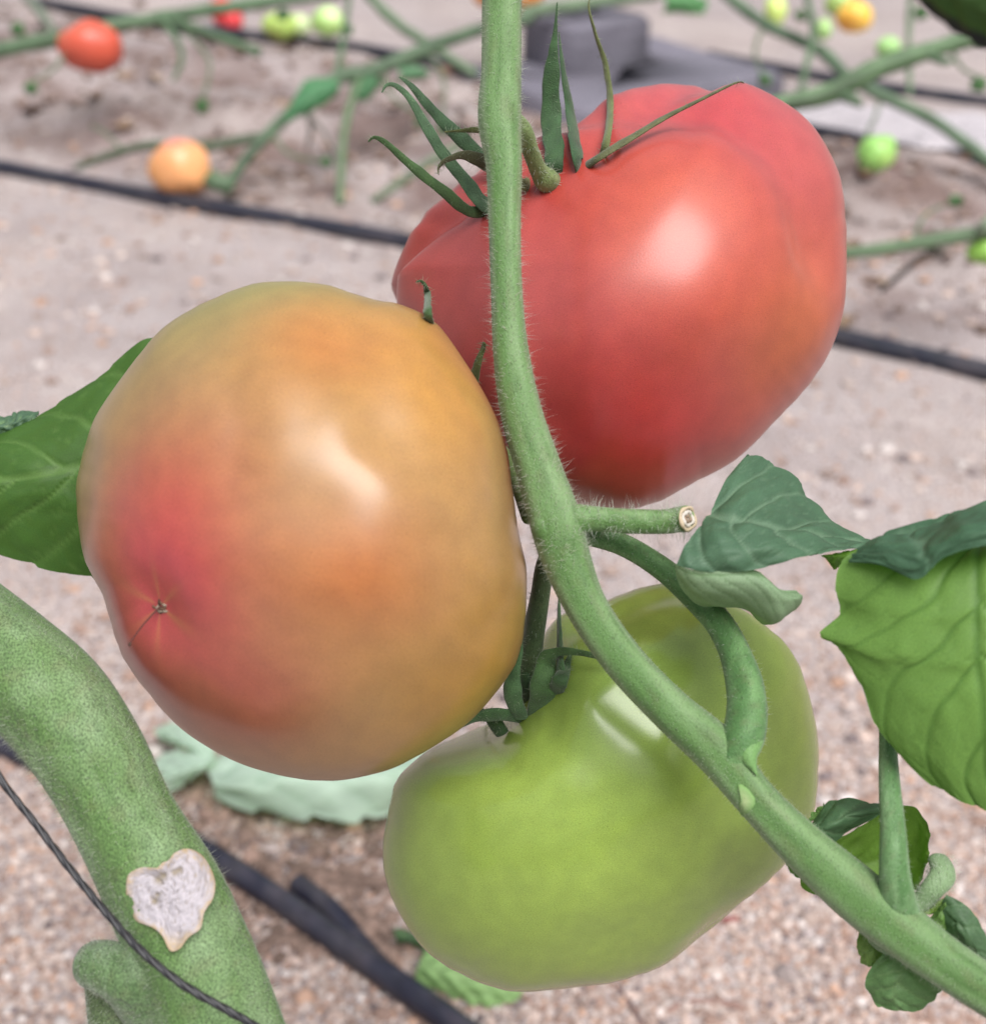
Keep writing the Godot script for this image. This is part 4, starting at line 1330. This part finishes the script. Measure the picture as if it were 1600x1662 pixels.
	blade(g, [[[1330, 902, 0.243], [1340, 908, 0.244], [1352, 925, 0.246]], [[1365, 896, 0.243], [1368, 904, 0.242], [1372, 918, 0.244]], [[1412, 886, 0.242], [1414, 892, 0.240], [1416, 905, 0.242]]], 14, 10,
		{"front": leaf_tone(srgb(108, 150, 54), veined), "rear": leaf_tone(srgb(84, 120, 60), veined), "amp": 0.0003})
	part("underside_fold", g, M.leaf, root, o)

	# big leaf at the right edge
	o = at(1500, 1080, 0.2270)
	root = thing("leaf", "large bright green leaf seen from below at the right edge, its top edge folded over", "leaf", o)
	g = Geo.new()
	blade(g, [
		[[1400, 885, 0.2340], [1480, 880, 0.2320], [1560, 878, 0.2300], [1640, 870, 0.2280], [1740, 870, 0.2260]],
		[[1362, 915, 0.2340], [1450, 930, 0.2290], [1540, 920, 0.2250], [1640, 900, 0.2230], [1760, 905, 0.2240]],
		[[1356, 960, 0.2340], [1440, 985, 0.2280], [1540, 985, 0.2230], [1640, 970, 0.2210], [1770, 960, 0.2230]],
		[[1362, 994, 0.2345], [1436, 1016, 0.228], [1540, 1020, 0.223], [1640, 1006, 0.221], [1774, 996, 0.223]],
		[[1330, 1030, 0.2350], [1430, 1060, 0.2280], [1540, 1065, 0.2230], [1640, 1050, 0.2210], [1780, 1040, 0.2230]],
		[[1356, 1050, 0.2345], [1440, 1084, 0.228], [1543, 1094, 0.2235], [1644, 1084, 0.2215], [1780, 1076, 0.2235]],
		[[1394, 1108, 0.2330], [1460, 1130, 0.2280], [1550, 1140, 0.2240], [1650, 1135, 0.2220], [1780, 1130, 0.2240]],
		[[1420, 1176, 0.2330], [1480, 1195, 0.2290], [1560, 1212, 0.2260], [1650, 1215, 0.2240], [1780, 1215, 0.2260]],
		[[1458, 1226, 0.2330], [1510, 1246, 0.2300], [1570, 1266, 0.2280], [1650, 1275, 0.2270], [1780, 1280, 0.2290]],
		[[1510, 1274, 0.2330], [1560, 1300, 0.2310], [1610, 1320, 0.2300], [1670, 1340, 0.2300], [1780, 1360, 0.2320]]], 84, 70,
		{"front": leaf_tone(srgb(118, 156, 78), srgb(80, 118, 52), 0.10), "rear": leaf_tone(srgb(76, 112, 80), veined), "serr": 0.012, "teeth": 9.0, "veins": 4.0, "slant": 1.2, "amp": 0.00035, "mid": 0.62, "seed": 33.0})
	part("blade", g, M.leaf, root, o)
	g = Geo.new()
	blade(g, [
		[[1400, 882, 0.2335], [1385, 898, 0.2320], [1372, 912, 0.2325]],
		[[1440, 862, 0.2325], [1430, 892, 0.2275], [1430, 918, 0.2270]],
		[[1485, 850, 0.2315], [1482, 895, 0.2230], [1488, 940, 0.2225]],
		[[1540, 832, 0.2300], [1535, 872, 0.2205], [1530, 906, 0.2200]],
		[[1605, 812, 0.2280], [1602, 850, 0.2180], [1595, 886, 0.2175]],
		[[1700, 790, 0.2260], [1700, 840, 0.2170], [1700, 880, 0.2170]]], 60, 30,
		{"front": leaf_tone(srgb(76, 110, 84), srgb(108, 138, 112), 0.2), "rear": leaf_tone(srgb(96, 140, 56), veined), "veins": 2.0, "slant": 0.3, "amp": 0.0006, "mid": 0.1, "serr": 0.0, "seed": 41.0})
	part("folded_edge", g, M.leaf, root, o)

	# dark leaf close to the lens, top right corner
	o = at(1560, 20, 0.16)
	root = thing("leaf", "dark blurred leaf corner close to the lens at the top right", "leaf", o)
	g = Geo.new()
	blade(g, [[[1470, -10, 0.165], [1490, -30, 0.162], [1520, -60, 0.16]], [[1535, 42, 0.165], [1570, 10, 0.160], [1610, -40, 0.158]], [[1600, 82, 0.165], [1640, 50, 0.160], [1680, 0, 0.158]], [[1680, 110, 0.166], [1720, 90, 0.163], [1760, 60, 0.160]]], 30, 20,
		{"front": func(_t: float, s: float, line: float, _q: float) -> Color: return srgb(66, 92, 48).lerp(srgb(90, 118, 70), line * 0.4) if s > 0.22 else srgb(40, 42, 52), "rear": leaf_tone(srgb(60, 90, 44), veined), "amp": 0.0004})
	part("blade", g, M.leaf, root, o)

	# young shoot in the axil at the bottom right
	o = at(1465, 1480, 0.237)
	root = thing("young_shoot", "small leafy side shoot behind the fruiting stem at the bottom right", "shoot", o)
	var lime := srgb(116, 150, 64)
	var moss := srgb(80, 112, 78)
	for q in [
		["leaf", [[[1310, 1388, 0.246], [1322, 1370, 0.2475], [1336, 1374, 0.248]], [[1300, 1440, 0.248], [1370, 1400, 0.251], [1390, 1345, 0.249]], [[1370, 1462, 0.247], [1430, 1400, 0.252], [1440, 1312, 0.248]], [[1440, 1462, 0.246], [1480, 1400, 0.250], [1484, 1310, 0.246]], [[1490, 1442, 0.245], [1506, 1395, 0.246], [1508, 1345, 0.244]]], lime, srgb(104, 134, 60), 6.0, 0.006],
		["folded_leaf", [[[1302, 1354, 0.245], [1305, 1350, 0.244], [1312, 1345, 0.246]], [[1334, 1376, 0.2445], [1330, 1345, 0.242], [1340, 1305, 0.248]], [[1380, 1348, 0.2445], [1372, 1325, 0.242], [1372, 1296, 0.248]], [[1440, 1314, 0.246], [1436, 1310, 0.244], [1428, 1306, 0.247]]], moss, srgb(120, 146, 110), 3.0, 0.0],
		["leaf_tip", [[[1338, 1304, 0.2478], [1336, 1312, 0.247], [1322, 1330, 0.247]], [[1318, 1318, 0.249], [1314, 1326, 0.248], [1308, 1338, 0.248]]], srgb(110, 150, 80), veined, 2.0, 0.1],
		["dark_leaf", [[[1535, 1452, 0.236], [1524, 1470, 0.237], [1515, 1490, 0.239]], [[1570, 1472, 0.235], [1556, 1505, 0.234], [1536, 1530, 0.238]], [[1598, 1515, 0.235], [1586, 1545, 0.234], [1566, 1560, 0.238]], [[1620, 1570, 0.236], [1615, 1585, 0.236], [1600, 1600, 0.238]]], srgb(84, 112, 80), srgb(116, 142, 108), 3.0, 0.0],
		["small_leaf", [[[1538, 1455, 0.237], [1534, 1462, 0.236], [1526, 1470, 0.238]], [[1540, 1490, 0.237], [1522, 1495, 0.236], [1504, 1500, 0.238]], [[1534, 1532, 0.237], [1512, 1535, 0.236], [1494, 1530, 0.238]]], srgb(104, 140, 70), veined, 4.0, 0.0],
		["leaf", [[[1440, 1540, 0.236], [1480, 1545, 0.236], [1530, 1590, 0.236]], [[1412, 1572, 0.238], [1460, 1585, 0.235], [1528, 1606, 0.236]], [[1404, 1602, 0.239], [1450, 1618, 0.236], [1512, 1626, 0.237]], [[1424, 1634, 0.239], [1460, 1642, 0.237], [1490, 1641, 0.238]]], srgb(104, 138, 90), srgb(140, 164, 118), 4.0, 0.004],
		["small_leaf", [[[1395, 1500, 0.240], [1430, 1510, 0.239], [1460, 1530, 0.240]], [[1390, 1535, 0.240], [1415, 1540, 0.238], [1448, 1545, 0.240]], [[1396, 1562, 0.240], [1414, 1570, 0.239], [1436, 1558, 0.240]]], srgb(112, 138, 74), veined, 2.0, 0.0],
		["leaf_tip", [[[1276, 1385, 0.243], [1300, 1385, 0.243], [1330, 1400, 0.243]], [[1275, 1402, 0.243], [1296, 1412, 0.242], [1330, 1425, 0.243]], [[1286, 1420, 0.243], [1305, 1428, 0.242], [1335, 1440, 0.243]]], srgb(110, 150, 74), veined, 3.0, 0.03],
		["yellow_leaf", [[[1470, 1470, 0.240], [1500, 1468, 0.240], [1540, 1455, 0.240]], [[1486, 1480, 0.240], [1510, 1484, 0.239], [1536, 1470, 0.240]]], srgb(140, 170, 80), veined, 2.0, 0.0]]:
		g = Geo.new()
		blade(g, q[1], 36, 26, {"front": leaf_tone(q[2], q[3], 0.25), "rear": leaf_tone(q[2], q[3]), "veins": q[4], "serr": q[5], "amp": 0.00035, "seed": float(q[1][0][0][0])})
		part(q[0], g, M.leaf, root, o)
	g = Geo.new()
	var fr := tube(g, path([[1455, 1485, 0.240, 20], [1490, 1466, 0.240, 18], [1515, 1440, 0.239, 20], [1530, 1420, 0.240, 24], [1524, 1398, 0.242, 20]]), {"seg": 16, "flat": 0.7, "rough": 0.2, "color": srgb(132, 158, 116)})
	part("shoot_stem", g, M.stem, root, o)
	var h := Geo.new()
	hairs(h, fr, 900, 0.0014, 0.00002, srgb(205, 214, 195))
	part("hair", h, M.hair, root, o).set_meta("kind", "stuff")


func on_tube(frames: Array, x: float, y: float, up: float, rough: float, rs: float, ridge: float, ridges: int) -> Vector3:   # a point on the near side of a stem
	var best := 1e9
	var f: Array = frames[0]
	for q in frames:
		var gap := pix(q[0]).distance_to(Vector2(x, y))
		if gap < best:
			best = gap
			f = q
	var d: float = -(f[0] - EYE).dot(bz)
	var off := best * d / F
	var r: float = f[3]
	var dep := d
	for turn in 3:
		dep = d - sqrt(maxf(r * r - off * off, 0.0))
		var dir: Vector3 = (at(x, y, dep) - f[0]).normalized()
		var a := atan2(dir.dot(f[2]), dir.dot(f[1]))
		r = f[3] * (1.0 + ridge * cos(ridges * a + 2.0 * f[5] + 1.0))
		r += rough * f[3] * noise.get_noise_3dv((f[0] + dir * r) * rs * 20.0)
	return at(x, y, dep - up)


func build_main_stem() -> void:
	var o := at(150, 1300, 0.2415)
	var root := thing("main_stem", "thick hairy green vine stem with a white scar at the lower left", "plant stem", o)
	var body := srgb(98, 134, 72)
	var pale := srgb(130, 160, 112)
	var deep := srgb(64, 92, 50)
	var tone := stem_tone(body, pale, deep)
	var line := [[-190, 920, 0.2553, 90], [-90, 1002, 0.2519, 90], [10, 1076, 0.2484, 91], [85, 1143, 0.2461, 91], [145, 1225, 0.2438, 88], [205, 1335, 0.2415, 84], [262, 1440, 0.2392, 92], [300, 1530, 0.2380, 96], [345, 1640, 0.2369, 100], [400, 1780, 0.2357, 100]]
	var g := Geo.new()
	var fr := tube(g, path(line), {"seg": 48, "per": 14, "rough": 0.09, "rough_scale": 90.0, "ridge": 0.022, "ridges": 7, "color": tone})
	part("stem", g, M.thick_stem, root, o)
	var h := Geo.new()
	hairs(h, fr, 14000, 0.0011, 0.00002, srgb(170, 184, 146))
	hairs(h, fr, 2200, 0.0026, 0.000026, srgb(200, 205, 188))
	part("hair", h, M.hair, root, o).set_meta("kind", "stuff")
	# white scar, proud of the stem
	var edge := smooth_outline([[209, 1419], [229, 1408], [246, 1408], [256, 1408], [264, 1400], [274, 1396], [284, 1384], [304, 1377], [326, 1386], [341, 1406], [350, 1432], [346, 1459], [332, 1481], [326, 1507], [306, 1522], [292, 1540], [276, 1543], [264, 1520], [247, 1505], [220, 1494], [207, 1467], [205, 1441]])
	var mid := Vector2(282, 1456)
	var rings := 26
	var pts := PackedVector3Array()
	var cols := PackedColorArray()
	var uv := PackedVector2Array()
	var white := srgb(168, 162, 167)
	var tan := srgb(168, 146, 112)
	var pits := [[258, 1428, 7], [266, 1421, 6], [284, 1416, 6], [292, 1412, 5], [256, 1452, 4], [252, 1462, 6], [318, 1421, 3]]
	for r in rings:
		var t := float(r) / (rings - 1)
		for q in edge:
			var w := mid.lerp(q, minf(1.0, t * 1.08))
			var up := 0.0004 * smoothstep(1.0, 0.92, t) - 0.0007 * smoothstep(0.92, 0.70, t) + 0.0004 * noise.get_noise_2d(w.x * 5.0, w.y * 3.0) * (1.0 if t < 0.95 else 0.2) - (0.0004 if r == rings - 1 else 0.0)
			var fibre := noise.get_noise_2d(w.x * 26.0, w.y * 9.0)
			var c := tan.lerp(white * (1.0 + 0.22 * fibre), smoothstep(1.02, 0.72, t + 0.16 * noise.get_noise_2d(w.x * 14.0, w.y * 14.0)))
			c = c.lerp(srgb(112, 140, 86), smoothstep(0.93, 1.0, t) * 0.8)
			var crack := exp(-pow(noise.get_noise_2d(w.x * 11.0 + 500.0, w.y * 6.0) / 0.06, 2.0)) * smoothstep(0.95, 0.7, t)
			up -= 0.0003 * crack
			c = c.lerp(srgb(132, 122, 112), crack * 0.6)
			for pit in pits:
				var k := exp(-pow(w.distance_to(Vector2(pit[0], pit[1])) / pit[2], 2.0))
				up -= 0.0009 * k
				c = c.lerp(srgb(128, 116, 92), k * 0.85)
			if w.y > 1505.0: c = c.lerp(tan, 0.5 * smoothstep(1505.0, 1535.0, w.y))
			pts.append(on_tube(fr, w.x, w.y, up + (0.0014 if r < rings - 1 else -0.0006), 0.09, 90.0, 0.022, 7))
			cols.append(c)
			uv.append(w * 0.01)
	var s := Geo.new()
	s.grid(pts, cols, uv, rings, edge.size(), true, -1)
	part("white_scar", s, M.scar, root, o)
	# side shoot nub
	g = Geo.new()
	fr = tube(g, path([[290, 1690, 0.2403, 40], [245, 1635, 0.2369, 46], [212, 1590, 0.2334, 46], [176, 1570, 0.2334, 44], [155, 1566, 0.2346, 40]]), {"seg": 30, "per": 10, "cap1": 0.8, "rough": 0.08, "color": stem_tone(srgb(98, 128, 82), srgb(128, 152, 116), deep)})
	var nub := part("side_nub", g, M.thick_stem, root, o)
	h = Geo.new()
	hairs(h, fr, 900, 0.001, 0.00003, srgb(200, 205, 188))
	part("hair", h, M.hair, nub, o).set_meta("kind", "stuff")
	g = Geo.new()
	fr = tube(g, path([[160, 1590, 0.2403, 24], [178, 1630, 0.2415, 38], [196, 1690, 0.2415, 48], [210, 1760, 0.2415, 50]]), {"seg": 24, "per": 10, "rough": 0.1, "color": stem_tone(srgb(96, 116, 76), srgb(120, 138, 100), deep)})
	nub = part("side_nub", g, M.thick_stem, root, o)
	h = Geo.new()
	hairs(h, fr, 900, 0.0016, 0.00003, srgb(190, 195, 180))
	part("hair", h, M.hair, nub, o).set_meta("kind", "stuff")
	# twine of three strands
	var twine := [[-90, 1120, 0.2300, 7], [0, 1262, 0.2288, 6.8], [62, 1342, 0.2277, 6.8], [122, 1420, 0.2254, 7.2], [180, 1490, 0.2231, 7.2], [232, 1546, 0.2208, 7.6], [300, 1600, 0.2196, 7.6], [370, 1640, 0.2196, 7.6], [430, 1676, 0.2208, 7.6], [520, 1740, 0.2231, 7.6]]
	var pr := path(twine)
	g = Geo.new()
	var spans: int = twine.size() - 1
	for strand in 3:
		var cp := []
		var cr := []
		for k in spans * 12 + 1:
			var t := k / 12.0
			var c: Vector3 = spline(pr[0], t)
			var r: float = spline(pr[1], t)
			var tg: Vector3 = (spline(pr[0], minf(t + 0.05, spans)) - spline(pr[0], maxf(t - 0.05, 0.0))).normalized()
			var s1 := tg.cross(bz).normalized()
			var s2 := tg.cross(s1)
			var w := t * 5.2 + TAU * strand / 3.0
			cp.append(c + (s1 * cos(w) + s2 * sin(w)) * r * 0.32)
			cr.append(r * 0.62)
		tube(g, [cp, cr], {"seg": 10, "per": 2, "rough": 0.15, "rough_scale": 1500.0, "color": srgb(40, 40, 46)})
	solo("black_twine", "black twisted twine crossing in front of the thick stem at the lower left", "twine", g, M.twine, at(180, 1490, 0.2231))
